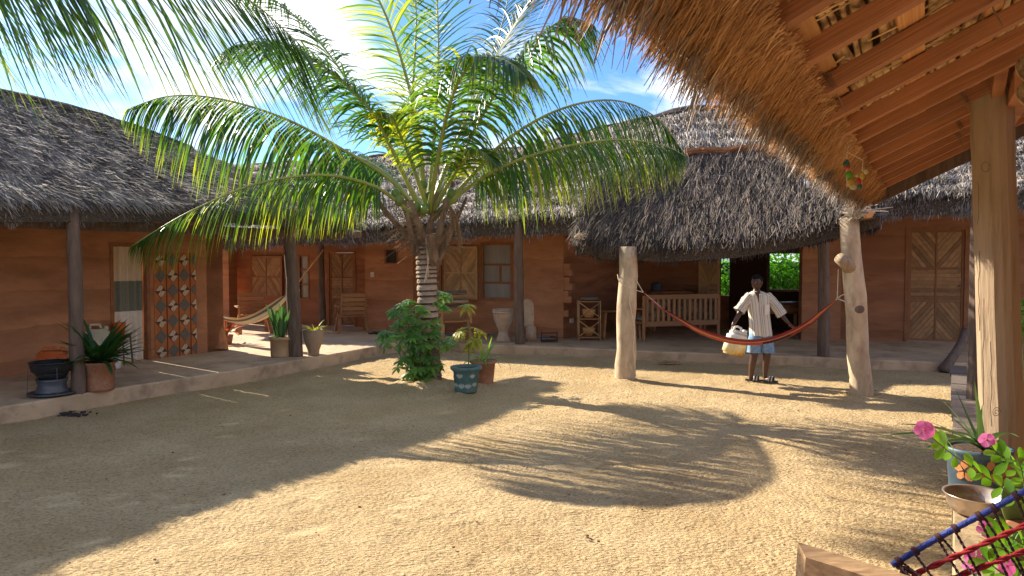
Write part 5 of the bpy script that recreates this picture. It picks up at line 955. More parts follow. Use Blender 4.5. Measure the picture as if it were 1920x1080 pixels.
# bush at the foot of the palm
b_ = P(783, 716, 9.75); b_.z = .04; bush = thing('leafy_bush', 'green bush with hand shaped leaf clusters growing against the palm trunk', 'bush', tuple(b_))
tips = [(385, 508), (345, 530), (305, 560), (310, 590), (340, 575), (330, 630), (370, 560), (400, 590), (350, 650), (300, 690), (240, 690), (235, 720), (250, 745), (290, 720), (330, 700), (370, 690), (410, 660), (430, 620), (450, 540), (470, 690), (500, 640), (540, 615), (560, 640), (520, 700), (550, 690), (600, 740), (380, 740), (340, 770), (400, 790), (440, 770), (480, 760), (520, 760), (550, 790), (420, 830), (370, 840), (450, 850), (490, 830), (530, 840), (400, 880), (440, 900), (480, 900), (520, 890), (400, 930), (450, 930), (480, 950), (390, 940), (575, 455), (600, 460), (545, 510), (580, 530), (600, 550), (630, 745), (640, 720), (560, 870), (340, 860), (460, 720), (410, 720), (360, 610)]
k3 = 440/1358
for i, (cx, cy) in enumerate(tips):
    px, py = 640+cx*k3, 400+cy*k3; dY = random.uniform(-.38, .12) if px < 815 else random.uniform(-.1, .35); e = P(px, py, 9.75+dY)
    if i % 2 == 0 or py < 600:
        mb = MB(); a = b_+Vector((random.gauss(0, .05), random.gauss(0, .05), .0)); mb.tube(catmull([a, a.lerp(e, .55)+Vector((0, 0, .12)), e], 8), [.009-.0007*q_ for q_ in range(9)], 5); part('stem', mb, stem_mat, bush, True)
    out = (e-P(790, 690, 9.9)); palmate(bush, e, Vector((out.x*.5, out.y*.5-.2, .9)), random.choice((7, 8, 9)), .135, .052, leaf_green, var=(.15, .95))
    if random.random() < .5: continue
    q_ = e+Vector((random.uniform(-.07, .07), random.uniform(-.05, .08), random.uniform(-.11, -.03))); palmate(bush, q_, Vector((out.x*.8, out.y*.5-.3, .6)), 6, .12, .05, leaf_green, var=(.05, .7))
# teal shell pot with a mottled sapling
teal = mat('teal_glaze', (.11, .22, .19), (.055, .125, .12), scale=9, rough=.55, spec=.4, stain=(6, .5, (.16, .17, .13))); shell = mat('shell_white', (.45, .45, .38), (.28, .32, .28), scale=30, rough=.6)
b_ = G(874, 738); b_.z = .02; tp_ = pot('potted_sapling', 'teal pot with white shells and a sapling of mottled yellow green leaf rosettes', b_, [(0, 0), (.135, 0), (.145, .03), (.165, .27), (.19, .29), (.205, .31), (.20, .335), (.17, .335), (.15, .30), (0, .30)], teal, .305, .155)
for (ang, z, s_) in ((-1.0, .20, 1), (-2.05, .20, 1.2), (-2.5, .08, 1.1), (-1.9, .07, 1.2), (-1.35, .07, 1.1), (-.75, .09, 1.0), (-2.9, .18, .9), (0, .18, 1), (1.2, .12, 1), (2.4, .12, 1)):
    r = .148+.08*z; c = b_+Vector((math.cos(ang)*r, math.sin(ang)*r, z)); M = Matrix.Rotation(ang, 3, 'Z')@Matrix.Rotation(math.pi/2, 3, 'Y'); mb = MB()
    for k in range(5):
        a = (k-2)*.42; dd = M@Vector((math.cos(a+math.pi), math.sin(a), 0)); mb.ball(c+dd*.028*s_, .011*s_, .028*s_, .008, 6, Matrix.Rotation(ang, 3, 'Z')@Matrix.Rotation(0, 3, 'X')) if False else mb.leaf(c-dd*.005, dd, Vector((math.cos(ang), math.sin(ang), 0)), .062*s_, .024*s_, .0, -.35, .5, 3, 0, .6)
    part('shell', mb, shell, tp_)
st_ = [b_+Vector((.02, 0, .3)), P(878, 690, 9.45), P(879, 650, 9.45), P(877, 590, 9.45)]; mb = MB(); mb.tube(catmull(st_, 14), [.012-.0004*k for k in range(15)], 7); part('stem', mb, stem_mat, tp_, True)
for (px, py, px2, py2, n, L, dY) in ((877, 590, 875, 572, 11, .17, 0), (879, 640, 862, 622, 10, .15, -.1), (880, 640, 898, 618, 11, .17, .05), (880, 655, 892, 640, 10, .15, -.1), (878, 650, 880, 648, 8, .12, .1)):
    a, e = P(px, py, 9.45), P(px2, py2, 9.45+dY); mb = MB(); mb.tube([a, e], .006, 5); part('twig', mb, stem_mat, tp_); palmate(tp_, e, (e-a+Vector((0, -.04, .12))), n, L, .05, leaf_yellow, 'leaf_rosette', .35, (.1, 1), .7); palmate(tp_, e-Vector((0, 0, .015)), (0, -.3, .9), 7, L*1.05, .05, leaf_yellow, 'leaf_rosette', -.15, (.3, 1), .6)
b_ = G(906, 722); b_.z = .02; t = pot('potted_aloe', 'terracotta pot with a pale rim and long drooping green strap leaves behind the teal pot', b_, [(0, 0), (.135, 0), (.14, .02), (.165, .28), (.185, .29), (.195, .32), (.17, .325), (.15, .29), (0, .29)], terracotta, .295, .155)
for (a, e, L, W, cu) in ((3.4, .7, .42, .05, 1.6), (2.6, 1.0, .35, .045, .9), (.2, 1.1, .55, .05, 2.1), (5.6, 1.35, .38, .045, .1), (4.5, 1.45, .34, .04, .1), (.9, 1.2, .35, .05, .5), (3.8, 1.1, .30, .05, 1.2), (4.9, .9, .3, .045, 1.3), (1.8, 1.2, .3, .04, .4), (0., .6, .3, .045, 1.5)):
    d = Vector((math.cos(a)*math.cos(e), math.sin(a)*math.cos(e), math.sin(e))); mb = MB(); mb.leaf(b_+Vector((0, 0, .3))+Vector((math.cos(a), math.sin(a), 0))*.05, d, Vector((-math.cos(a), -math.sin(a), .5)), L, W, cu, .35, random.uniform(.3, .9), 8, .1, .3); part('leaf', mb, leaf_green, t, True)
# garden hedge seen through the openings
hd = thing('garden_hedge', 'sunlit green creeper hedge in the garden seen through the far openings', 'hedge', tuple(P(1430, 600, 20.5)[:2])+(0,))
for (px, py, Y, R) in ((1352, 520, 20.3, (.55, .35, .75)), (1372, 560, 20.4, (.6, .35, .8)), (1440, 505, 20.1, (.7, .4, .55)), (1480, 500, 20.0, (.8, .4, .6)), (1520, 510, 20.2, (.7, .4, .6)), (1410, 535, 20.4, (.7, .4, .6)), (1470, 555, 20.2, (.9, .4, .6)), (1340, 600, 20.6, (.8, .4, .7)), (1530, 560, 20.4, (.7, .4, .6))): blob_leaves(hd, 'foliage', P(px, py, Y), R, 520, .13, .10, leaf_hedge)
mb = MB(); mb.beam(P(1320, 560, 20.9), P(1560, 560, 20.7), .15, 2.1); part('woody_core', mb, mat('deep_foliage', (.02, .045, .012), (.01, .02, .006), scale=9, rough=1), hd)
for (lb, a, b) in (('thin pole standing in the garden opening behind the person', P(1438, 640, 16.0), P(1441, 452, 16.0)),): mb = MB(); mb.tube([a, b], .03, 8); whole('garden_pole', mb, post_grey, lb, 'pole', smooth=True)
# ================================================================== SMALL HANGING THINGS
def colr(n, c): return mat(n, c, tuple(x*.7 for x in c), scale=20, rough=.4, trans=(1, 1, 1), trfac=.2)
ch = thing('shell_mobile', 'hanging mobile of teal green yellow and red shell discs under the straw eave', 'mobile', tuple(P(1592, 325, 3.6)))
for (px, py, w_, h_, m) in ((1588, 303, 3, 5, colr('teal_shell', (.04, .16, .13))), (1587, 308, 8, 7, colr('teal_shell', (.04, .16, .13))), (1588, 313, 8, 4, colr('red_shell', (.5, .05, .03))), (1592, 328, 8, 8, colr('green_shell', (.12, .38, .03))), (1595, 343, 9, 9, colr('yellow_shell', (.6, .42, .08))), (1600, 350, 9, 7, colr('cream_shell', (.55, .48, .25))), (1611, 341, 5, 8, colr('red_shell', (.5, .05, .03))), (1616, 330, 6, 9, colr('yellow_shell', (.6, .42, .08))), (1623, 322, 6, 6, colr('cream_shell', (.55, .48, .25))), (1607, 329, 4, 4, colr('cream_shell', (.55, .48, .25))), (1612, 350, 5, 7, colr('teal_shell', (.04, .16, .13)))):
    mb = MB(); mb.ball(P(px, py, 3.6), w_/430, .008, h_/430, 8); part('shell_disc', mb, m, ch, True)
mb = MB(); mb.tube([P(1588, 352, 3.6), P(1588, 285, 3.6), P(1592, 272, 3.6)], .002, 4); mb.tube([P(1588, 285, 3.6), P(1618, 300, 3.6), P(1616, 345, 3.6)], .002, 4); part('string', mb, rope_mat, ch, kind='stuff')
ra = thing('rope_bundle', 'frayed bundle of pale rope tied round the beam end above the leaning hammock post', 'rope', tuple(P(1612, 396, 8.9)))
tangle(P(1610, 397, 8.85), .045, 26, rope_mat, ra, 'frayed_rope', .0055, 3.0, 1, .8).__setitem__('kind', 'stuff'); tangle(P(1606, 400, 8.88), .05, 10, mat('blue_rope', (.12, .2, .3), rough=.9), ra, 'blue_rope', .005, 2, 1, .7).__setitem__('kind', 'stuff')
mb = MB(); mb.tube([P(1618, 392, 8.85), P(1628, 372, 7.6), P(1640, 355, 6.6), P(1655, 352, 6.4), P(1658, 342, 6.4), P(1654, 335, 6.4)], .006, 5); part('tie', mb, rope_mat, ra)
mb = MB(); mb.lathe(P(1629, 401, 8.8), [(.0, -.05), (.055, -.05), (.05, .02), (.0, .02)], 16, Matrix.Rotation(math.pi/2, 3, 'X')); whole('beam_stub', mb, lath_wood, 'round sawn pole end catching the light beside the rope bundle', 'pole end')
b_ = P(1513, 345, 9.7); t = thing('wall_lamp', 'small grey box lamp fixed on the thatch of the hammock shed', 'lamp', tuple(b_)); rounded('housing', b_, .035, .03, .075, steel_dull, t, .008); rounded('lens', b_+Vector((0, -.03, -.01)), .022, .008, .05, white_print, t, .004)
# woven hats hanging at the right edge
hat = thing('woven_hats', 'pair of speckled woven baskets hanging from the rafters at the right edge', 'basket', tuple(P(1925, 150, 3.3)))
wv_ = mat('speckled_weave', (.62, .46, .22), (.18, .11, .05), scale=30, rough=.8, bump=.5)
for (py, r) in ((130, .075), (178, .07)): mb = MB(); mb.lathe(P(1934, py, 3.3), [(0, -.03), (r*.6, -.03), (r, 0), (r*1.02, .01), (r*.6, -.015), (0, -.015)], 20, Matrix.Rotation(1.3, 3, 'X')); part('basket', mb, wv_, hat, True)
mb = MB(); mb.tube([P(1934, 180, 3.3), P(1932, 40, 3.3)], .002, 4); part('string', mb, rope_mat, hat)
# ================================================================== FOREGROUND
blue_glaze = mat('blue_glaze', (.07, .12, .16), (.03, .055, .08), scale=4, rough=.5, spec=.4, stain=(7, .5, (.16, .22, .25))); petal_o = mat('orange_paint', (.58, .24, .09), (.42, .16, .06), scale=14, rough=.6)
b_ = P(1832, 905, 3.86); b_.z = .45; pt = pot('potted_aloe', 'large blue glazed pot with orange painted petals and long thorny aloe leaves on the ledge', b_, [(0, 0), (.125, 0), (.132, .02), (.148, .21), (.165, .225), (.168, .25), (.15, .25), (.135, .21), (0, .21)], blue_glaze, .235, .138)
for (a0, z) in ((-2.55, .14), (-1.75, .15), (-1.0, .13)):
    for k in range(5):
        a = k*1.257+.3; r = .1445; mb = MB(); L = .058; c = Vector((a0, z))
        vs = []; 
        for (t_, w_) in ((.12, .0), (.5, .33), (.85, .28), (1.05, 0), (.85, -.28), (.5, -.33)):
            x = (math.cos(a)*t_-math.sin(a)*w_)*L; y = (math.sin(a)*t_+math.cos(a)*w_)*L; ang = a0+x/r; rr_ = r+.075*((z+y)-.14)+.0035; vs.append(b_+Vector((math.cos(ang)*rr_, math.sin(ang)*rr_, z+y)))
        mb.add(vs, [tuple(range(6))[::-1]]); part('painted_petal', mb, petal_o, pt)
aloe = mat('aloe_leaf', (.20, .32, .13), (.09, .18, .07), scale=6, attr=True, rough=.45, trans=(1.3, 1.4, .7), trfac=.15)
c = b_+Vector((.02, 0, .24))
for (tx, ty, Yt, cu, W) in ((1828, 722, 3.9, .0, .035), (1775, 745, 3.7, .1, .032), (1735, 785, 3.5, .3, .034), (1700, 800, 3.6, .5, .03), (1760, 790, 3.9, .2, .02), (1915, 785, 3.5, .5, .04), (1925, 850, 3.5, .9, .034), (1850, 760, 4.0, .1, .03), (1795, 735, 4.1, .0, .016), (1768, 770, 4.0, .1, .016), (1885, 860, 3.6, .9, .03), (1900, 870, 3.7, 1.0, .026), (1815, 800, 3.6, .4, .034), (1780, 825, 3.5, .6, .03)):
    e = P(tx, ty, Yt); d = e-c; L = d.length; d.normalize(); d = (d+Vector((0, 0, cu*.5))).normalized(); mb = MB(); mb.leaf(c+Vector((random.gauss(0, .012), random.gauss(0, .012), 0)), d, Vector((-d.x*.3, -.5, 1)), L*1.06, W*1.2, cu, .45, random.uniform(.2, .9), 10, 0, .16); part('leaf', mb, aloe, pt, True)
steel = mat('scratched_steel', (.62, .54, .47), (.42, .33, .27), scale=7, rough=.32, metal=.75, stain=(6, .6, (.22, .15, .10)))
b_ = P(1832, 958, 3.52); b_.z = .452; t = thing('metal_bowl', 'dented steel bowl with dry soil standing on the ledge in front of the blue pot', 'bowl', tuple(b_)); mb = MB(); mb.lathe(b_, [(0, 0), (.085, .0), (.112, .012), (.132, .05), (.141, .092), (.152, .098), (.152, .102), (.138, .097), (.127, .052), (.10, .02), (0, .014)], 40); part('shell', mb, steel, t, True); mb = MB(); mb.lathe(b_, [(0, .035), (.06, .032), (.098, .028)], 20); part('soil', mb, soil, t)
# periwinkle
peri = thing('pink_periwinkle', 'pink flowering periwinkle with glossy oval leaves growing up beside the ledge', 'flower', tuple(P(1935, 1010, 3.1)[:2])+(.33,))
pleaf = mat('periwinkle_leaf', (.20, .42, .05), (.05, .16, .025), scale=4, attr=True, rough=.3, spec=.6, trans=(1.9, 1.9, .5), trfac=.4); pink = mat('pink_petal', (.85, .26, .55), (.72, .14, .42), scale=30, rough=.6, trans=(1, .7, .9), trfac=.45); eye_ = mat('flower_eye', (.55, .05, .20), rough=.6)
mb = MB(); pb_ = P(1945, 1040, 3.1); mb.lathe(Vector((pb_.x, pb_.y, .33)), [(0, 0), (.10, 0), (.13, .2), (.11, .2), (0, .17)], 20); part('pot', mb, terracotta, peri, True)
def sprig(pts, Y, nl, tipflower=None):
    c_ = catmull([P(x, y, yy) for (x, y), yy in zip(pts, Y)], 24); mb = MB(); mb.tube(c_, [.0035-.00006*i for i in range(25)], 5); part('stem', mb, stem_mat, peri)
    for k in range(nl):
        i = int(3+20*k/nl); p = c_[i]; T = (c_[i+1]-c_[i-1]).normalized()
        for s_ in (-1, 1):
            sd = T.cross(Vector((.1, -.8, .5))).normalized()*s_; d = (sd*.85+T*.55+Vector((random.gauss(0, .2), random.gauss(0, .2), random.gauss(.15, .2)))).normalized(); mb = MB(); mb.leaf(p, d, Vector((random.gauss(0, .35), -.5, .8)), random.uniform(.062, .088), random.uniform(.030, .040), .25, .15, random.uniform(.15, 1), 5, 0, .6); part('leaf', mb, pleaf, peri, True)
    return c_
def flower(px, py, Y, R=.026, nrm=(-.2, -.8, .5)):
    c = P(px, py, Y); n_ = Vector(nrm).normalized(); x = n_.cross(Vector((0, 0, 1))).normalized(); y = n_.cross(x); mb = MB()
    for k in range(5): a = k*1.2566+random.random()*.3; d = x*math.cos(a)+y*math.sin(a); mb.leaf(c, (d+n_*.15).normalized(), n_, R*1.35, R*1.25, .3, .12, .5, 5, 0, .68)
    fl = part('blossom', mb, pink, peri, True); mb = MB(); mb.ball(c+n_*.002, .004, .004, .004, 5); part('flower_eye', mb, eye_, fl)
sprig([(1935, 960), (1880, 915), (1835, 885), (1790, 855), (1765, 835), (1742, 815)], (3.1, 3.05, 3.0, 2.95, 2.9, 2.9), 9); flower(1733, 806, 2.88, .030, (-.35, -.85, .3)); flower(1742, 800, 2.92, .022, (.2, -.6, .6))
sprig([(1950, 960), (1915, 900), (1895, 870), (1870, 850), (1855, 832)], (3.1, 3.0, 2.95, 2.95, 2.95), 6); flower(1850, 825, 2.92, .024, (-.5, -.7, .5)); flower(1863, 822, 2.95, .018, (.6, -.6, .4))
sprig([(1950, 990), (1925, 930), (1915, 880), (1905, 850)], (3.0, 2.95, 2.9, 2.9), 6); sprig([(1960, 1090), (1920, 1050), (1880, 1030), (1850, 1020)], (2.6, 2.6, 2.6, 2.6), 5)
sprig([(1960, 1130), (1900, 1090), (1860, 1060), (1840, 1040)], (2.5, 2.5, 2.5, 2.5), 5); sprig([(1960, 1050), (1900, 1010), (1870, 1000)], (2.7, 2.7, 2.7), 4)
flower(1848, 992, 2.8, .026); flower(1861, 1000, 2.8, .022, (.4, -.7, .4)); flower(1830, 1045, 2.55, .030); flower(1822, 1060, 2.5, .024, (-.5, -.6, .5)); flower(1888, 1062, 2.5, .026, (.1, -.8, .5))
blob_leaves(peri, 'small_leaves', P(1885, 1040, 2.7), (.14, .06, .07), 60, .055, .022, pleaf)
# prickly pear pads
opu = thing('prickly_pear', 'broad flat green cactus pads beside the metal bowl at the right edge', 'cactus', tuple(P(1915, 1000, 3.2)[:2])+(.33,)); padm = mat('cactus_pad', (.17, .28, .07), (.10, .19, .05), scale=9, rough=.5, stain=(9, .5, (.28, .26, .12)))
for (px, py, Y, rx, rz_, a) in ((1905, 950, 3.25, .085, .12, -.35), (1868, 995, 3.1, .05, .065, .4), (1918, 930, 3.4, .08, .10, .5), (1893, 1015, 3.05, .06, .10, -.9), (1925, 1040, 3.0, .09, .12, 0)): mb = MB(); mb.ball(P(px, py, Y), rx, .013, rz_, 12, Matrix.Rotation(a, 3, 'Y')@Matrix.Rotation(.3, 3, 'Z')); part('pad', mb, padm, opu, True)
# rope chair and its wooden arm in the near right corner
rc_ = thing('rope_chair', 'woven rope chair with blue rim red cords and squared wooden arm in the near corner', 'chair', tuple(P(1800, 1100, 1.7)[:2])+(.33,))
blue_cord = mat('blue_cord', (.035, .06, .32), (.018, .03, .16), scale=70, stretch=(1, 1, 1), rough=.6, bump=.6, bscale=160); red_cord = mat('red_cord', (.36, .02, .025), (.18, .01, .015), scale=90, rough=.85, bump=.8, bscale=200, bdist=.002); dark_cord = mat('maroon_cord', (.085, .035, .04), (.035, .018, .025), scale=120, rough=.85)
def twisted(a, b, r, m, name, tw=26, n=60, strands=2, bulge=.0):
    mb = MB(); a, b = Vector(a), Vector(b); T = (b-a).normalized(); x = T.cross(Vector((0, 0, 1))).normalized(); y = T.cross(x); L = (b-a).length
    for s_ in range(strands):
        mb.tube([a+T*L*i/n+(x*math.cos(i/n*tw*L*4+s_*6.283/strands)+y*math.sin(i/n*tw*L*4+s_*6.283/strands))*r*.55 for i in range(n+1)], r*.62, 6)
    return part(name, mb, m, rc_, True)
ra_, rb_ = P(1672, 1060, 1.62), P(1945, 908, 1.50); mb = MB(); cc = catmull([ra_, P(1760, 1008, 1.6), P(1850, 960, 1.56), rb_], 60); mb.tube(cc, [.0066*(1+.06*math.sin(i*2.1)) for i in range(61)], 10); part('rim', mb, blue_cord, rc_, True)
for k, x in enumerate((1690, 1722, 1765, 1798, 1842, 1872, 1912)):
    i = int((x-1672)/(1945-1672)*60); p = cc[max(1, min(59, i))]; T = (cc[min(60, i+1)]-cc[max(0, i-1)]).normalized(); xx = T.cross(Vector((0, -1, 0))).normalized(); yy = T.cross(xx); mb = MB()
    mb.tube([p+T*(.0035*(j/10-1.4))+(xx*math.cos(j*.62)+yy*math.sin(j*.62))*.0085 for j in range(30)], .0022, 6); mb.tube([p+(xx*.008), p+xx*.016+Vector((0, 0, .006))], .0022, 5); part('lashing', mb, dark_cord, rc_, True)
    twisted(p+Vector((0, 0, -.006)), P(x+62+k*3, 1075+60, 1.5), .0030, dark_cord, 'cord', 70, 50)
    if k % 2 == 0: twisted(p+Vector((.012, 0, -.006)), P(x+92+k*3, 1100+20, 1.48), .0026, dark_cord, 'cord', 70, 50)
twisted(P(1712, 1078, 1.6), P(1945, 975, 1.5), .0058, red_cord, 'red_cord', 20, 70); twisted(P(1765, 1092, 1.58), P(1945, 1024, 1.5), .0058, red_cord, 'red_cord', 20, 70)
mb = MB(); mb.tube([P(1682, 1062, 1.62), P(1700, 1068, 1.6), P(1718, 1078, 1.6), P(1705, 1085, 1.6), P(1690, 1070, 1.62)], .006, 6); part('knot', mb, dark_cord, rc_, True)
armw = mat('arm_wood', (.50, .33, .18), (.24, .145, .075), scale=14, stretch=(1, 5, 5), rough=.7, bump=.5, bscale=20, bdist=.004, stain=(6, .5, (.16, .10, .06)))
c0_, c1_ = P(1496, 1016, 1.55), P(1715, 1083, 1.42); ex = (c1_-c0_); ez = Vector((0, 0, -1)); ey = Vector((.15, .985, .0)).normalized()
mb = MB(); vs = [c0_, c0_+ex*1.6, c0_+ex*1.6+ey*-.05+ez*.012, c0_+ey*-.05+ez*.012+ex*.02]; mb.add([v for v in vs]+[v+ez*.14+ex*-.03 for v in vs], [(3, 2, 1, 0), (4, 5, 6, 7), (0, 1, 5, 4), (1, 2, 6, 5), (2, 3, 7, 6), (3, 0, 4, 7)]); part('wooden_arm', mb, armw, rc_)
# green plant seen past the thick post
t = thing('veranda_plant', 'leafy green plant showing past the right side of the thick golden post', 'plant', tuple(P(1925, 640, 7.0)[:2])+(.32,)); blob_leaves(t, 'foliage', P(1922, 590, 7.0), (.10, .15, .2), 120, .12, .05, leaf_green); mb = MB(); mb.tube([Vector(t.location), P(1922, 590, 7.0)], .02, 6); part('stem', mb, stem_mat, t)
# ================================================================== THE PERSON
def skinned(name, verts, edges, radii, m, parent, root=0, sub=2):
    bm = bmesh.new(); lay = bm.verts.layers.skin.verify(); vs = [bm.verts.new(v) for v in verts]
    for a, b in edges: bm.edges.new((vs[a], vs[b]))
    for i, (v, r) in enumerate(zip(vs, radii)): v[lay].radius = (r, r) if not hasattr(r, '__len__') else r; v[lay].use_root = (i == root)
    me = bpy.data.meshes.new('tmp'); bm.to_mesh(me); bm.free(); o = bpy.data.objects.new('tmp', me); COL.objects.link(o)
    sk = o.modifiers.new('s', 'SKIN'); sk.use_smooth_shade = True; sb_ = o.modifiers.new('d', 'SUBSURF'); sb_.levels = sub; sb_.render_levels = sub
    dg = bpy.context.evaluated_depsgraph_get(); dg.update(); m2 = bpy.data.meshes.new_from_object(o.evaluated_get(dg)); bpy.data.objects.remove(o)
    mb = MB(); mb.v = [tuple(v.co) for v in m2.vertices]; mb.f = [tuple(p.vertices) for p in m2.polygons]; mb.a = [.5]*len(mb.v); return mb
YB = 10.1
def B(px, py, dy=0): return P(px, py, YB+dy)
pers = thing('person', 'child in striped tunic blue shorts and slides carrying a jerrycan behind the red hammock', 'person', tuple(G(1424, 719)))
skin = mat('dark_skin', (.105, .050, .030), (.075, .034, .020), scale=20, rough=.45, spec=.45)
J = []; Ed = []; Ra = []
def j(p, r, par=None):
    J.append(p); Ra.append(r)
    if par is not None: Ed.append((par, len(J)-1))
    return len(J)-1
pel = j(B(1425, 632), (.10, .085)); sp1 = j(B(1424, 600), (.105, .08), pel); sp2 = j(B(1422, 570), (.115, .08), sp1); ches = j(B(1421, 556), (.09, .065), sp2); nk = j(B(1419, 545), .042, ches); nk2 = j(B(1418, 537, -.01), .040, nk)
sr = j(B(1403, 556), .050, ches); er = j(B(1389, 582, -.02), .042, sr); e2 = j(B(1384, 592, -.04), .037, er); wr = j(B(1375, 608, -.06), .026, e2); pr = j(B(1373.5, 613.5, -.065), .024, wr)
sl_ = j(B(1441, 556), .050, ches); el_ = j(B(1457, 579, -.03), .042, sl_); e3 = j(B(1464, 589, -.04), .037, el_); wl = j(B(1476, 603, -.08), .026, e3); pl = j(B(1480, 607, -.09), .024, wl)
for (hx, kx, ax, tx, ty) in ((1415, 1413, 1408, 1405, 711), (1437, 1438, 1435, 1438, 714)):
    hh = j(B(hx, 641), .082, pel); kn = j(B(kx, 672, -.03), .052, hh); cf = j(B((kx+ax)/2-.5, 686, .0), .050, kn); an = j(B(ax, 706, .02), .032, cf); hl = j(B(ax, 711, .03), .036, an)
    tt = G(tx+2, ty+1.5); tt.z = .055; toe = j(tt+Vector((.0, -.10, -.012)), .030, hl)
body = skinned('body', J, Ed, Ra, skin, pers)
def hand(mb, palm, dr, side, curl, L=.062):
    dr = Vector(dr).normalized(); side = (Vector(side)-dr*Vector(side).dot(dr)).normalized(); nn = dr.cross(side)
    mb.ball(palm+dr*.018, .030, .014, .036, 7, Matrix((side, nn, dr)).transposed())
    for k, (o_, l_) in enumerate(((-.022, .80), (-.008, .97), (.007, 1.0), (.021, .88))):
        a = palm+dr*.045+side*o_; b = a+dr*L*l_*.45+nn*curl*.012; c = b+dr*L*l_*.30*(1-curl)+nn*curl*.024; d = c+dr*L*l_*.22*(1-curl*1.6)+nn*curl*.014; mb.tube([a-dr*.02, a, b, c, d], [.0085, .0085, .008, .0072, .005], 7)
    a = palm+dr*.005-side*.024; mb.tube([a+side*.01, a-side*.016+dr*.018, a-side*.022+dr*.036+nn*.01], [.010, .0095, .006], 7)
hand(body, B(1373.5, 613, -.065), (-.15, -.1, -1), (0, -1, 0), .75); hand(body, B(1480, 607, -.09), (.6, -.3, -.6), (0, -.8, .4), .25)
part('body', body, skin, pers, True)
# head turned towards the left of the picture
hc = B(1419.5, 530, -.02); HR = Matrix.Rotation(math.radians(-52), 3, 'Z')@Matrix.Rotation(math.radians(6), 3, 'X'); mb = MB(); n = 22; k2 = 28; vs = []
def headpt(th_, ph):   # local: face looks along -Y
    x = math.sin(th_)*math.cos(ph); y = math.sin(th_)*math.sin(ph); z = -math.cos(th_); X, Y_, Z = x*.071, y*.088, z*.104
    if Z < 0: q_ = -Z/.104; X *= 1-.30*q_; Y_ = Y_*(1-.20*q_)-(.018*q_ if y < 0 else -.012*q_*0)
    if y < -.35:
        f_ = (-y-.35)/.65; Y_ -= .016*f_*math.exp(-((x/.20)**2+((z+.12)/.17)**2)); Y_ += .009*f_*(math.exp(-(((x-.38)/.17)**2+((z-.10)/.13)**2))+math.exp(-(((x+.38)/.17)**2+((z-.10)/.13)**2))); Y_ -= .008*f_*math.exp(-((x/.33)**2+((z+.46)/.13)**2)); Y_ -= .006*f_*math.exp(-((z-.27)/.12)**2)
    return HR@Vector((X, Y_, Z))+hc
for i in range(n+1):
    for k in range(k2): vs.append(headpt(math.pi*i/n, 2*math.pi*k/k2))
mb.add(vs, [(i*k2+k, i*k2+(k+1) % k2, (i+1)*k2+(k+1) % k2, (i+1)*k2+k) for i in range(n) for k in range(k2)]); head = part('head', mb, skin, pers, True)
for s_ in (-1, 1):
    mb = MB(); mb.ball(hc+HR@Vector((.028*s_, -.074, .012)), .0125, .010, .0085, 8, HR); ey_ = part('eye', mb, mat('eye_white', (.22, .19, .16), rough=.3), head, True); mb = MB(); mb.ball(hc+HR@Vector((.028*s_, -.0825, .012)), .0055, .003, .0055, 7, HR); part('iris', mb, mat('iris', (.012, .008, .006), rough=.15), head, True) if False else None
    mb = MB(); mb.ball(hc+HR@Vector((.072*s_, .004, -.004)), .010, .018, .028, 8, HR); part('ear', mb, skin, head, True)
    mb = MB(); mb.tube([hc+HR@Vector((s_*x, -.082+abs(x-.028)*.3, .031)) for x in (.014, .022, .032, .042)], .003, 5); part('eyebrow', mb, black_plastic, head)
mb = MB(); mb.tube([hc+HR@Vector((x, -.090+abs(x)*.35, -.047+abs(x)*.05)) for x in (-.022, -.010, 0, .010, .022)], [.002, .006, .0055, .006, .002], 7); part('lips', mb, mat('lips', (.14, .05, .04), rough=.4), head, True)
mb = MB(); vs = []
for i in range(11):
    for k in range(k2): th_ = math.pi-(math.pi*.52)*i/10*(1.0 if math.sin(2*math.pi*k/k2) > -.2 else .62); p = headpt(th_, 2*math.pi*k/k2); vs.append(p+(p-hc).normalized()*(.008 if i < 10 else -.003)*random.uniform(.8, 1.2))
mb.add(vs, [(i*k2+k, i*k2+(k+1) % k2, (i+1)*k2+(k+1) % k2, (i+1)*k2+k) for i in range(10) for k in range(k2)]); part('hair', mb, mat('black_hair', (.012, .010, .009), (.006, .005, .005), scale=200, rough=.9, bump=.8, bscale=300, bdist=.003), head, True)
# tunic
def striped_cloth():
    m = bpy.data.materials.new('striped_tunic_cloth'); m.use_nodes = True; t = m.node_tree; b = t.nodes['Principled BSDF']; b.inputs['Roughness'].default_value = .9; at = t.nodes.new('ShaderNodeAttribute'); at.attribute_name = 'var'
    w_ = t.nodes.new('ShaderNodeTexNoise'); w_.noise_dimensions = '1D'; w_.inputs['Scale'].default_value = 30; w_.inputs['Detail'].default_value = 1; ml = t.nodes.new('ShaderNodeMath'); ml.operation = 'MULTIPLY'; ml.inputs[1].default_value = 1.0
    t.links.new(at.outputs['Fac'], ml.inputs[0]); t.links.new(ml.outputs[0], w_.inputs['W']); r = t.nodes.new('ShaderNodeValToRGB'); r.color_ramp.interpolation = 'CONSTANT'; e = r.color_ramp.elements; e[0].position = 0; e[0].color = rgb(.28, .24, .20); e[1].position = .41; e[1].color = rgb(.78, .72, .60)
    x = e.new(.50); x.color = rgb(.36, .29, .22); x = e.new(.53); x.color = rgb(.80, .74, .64); x = e.new(.62); x.color = rgb(.28, .23, .19); x = e.new(.64); x.color = rgb(.74, .68, .56)
    t.links.new(w_.outputs['Fac'], r.inputs[0]); t.links.new(r.outputs[0], b.inputs['Base Color']); return m
tun = striped_cloth(); mb = MB(); K = 56
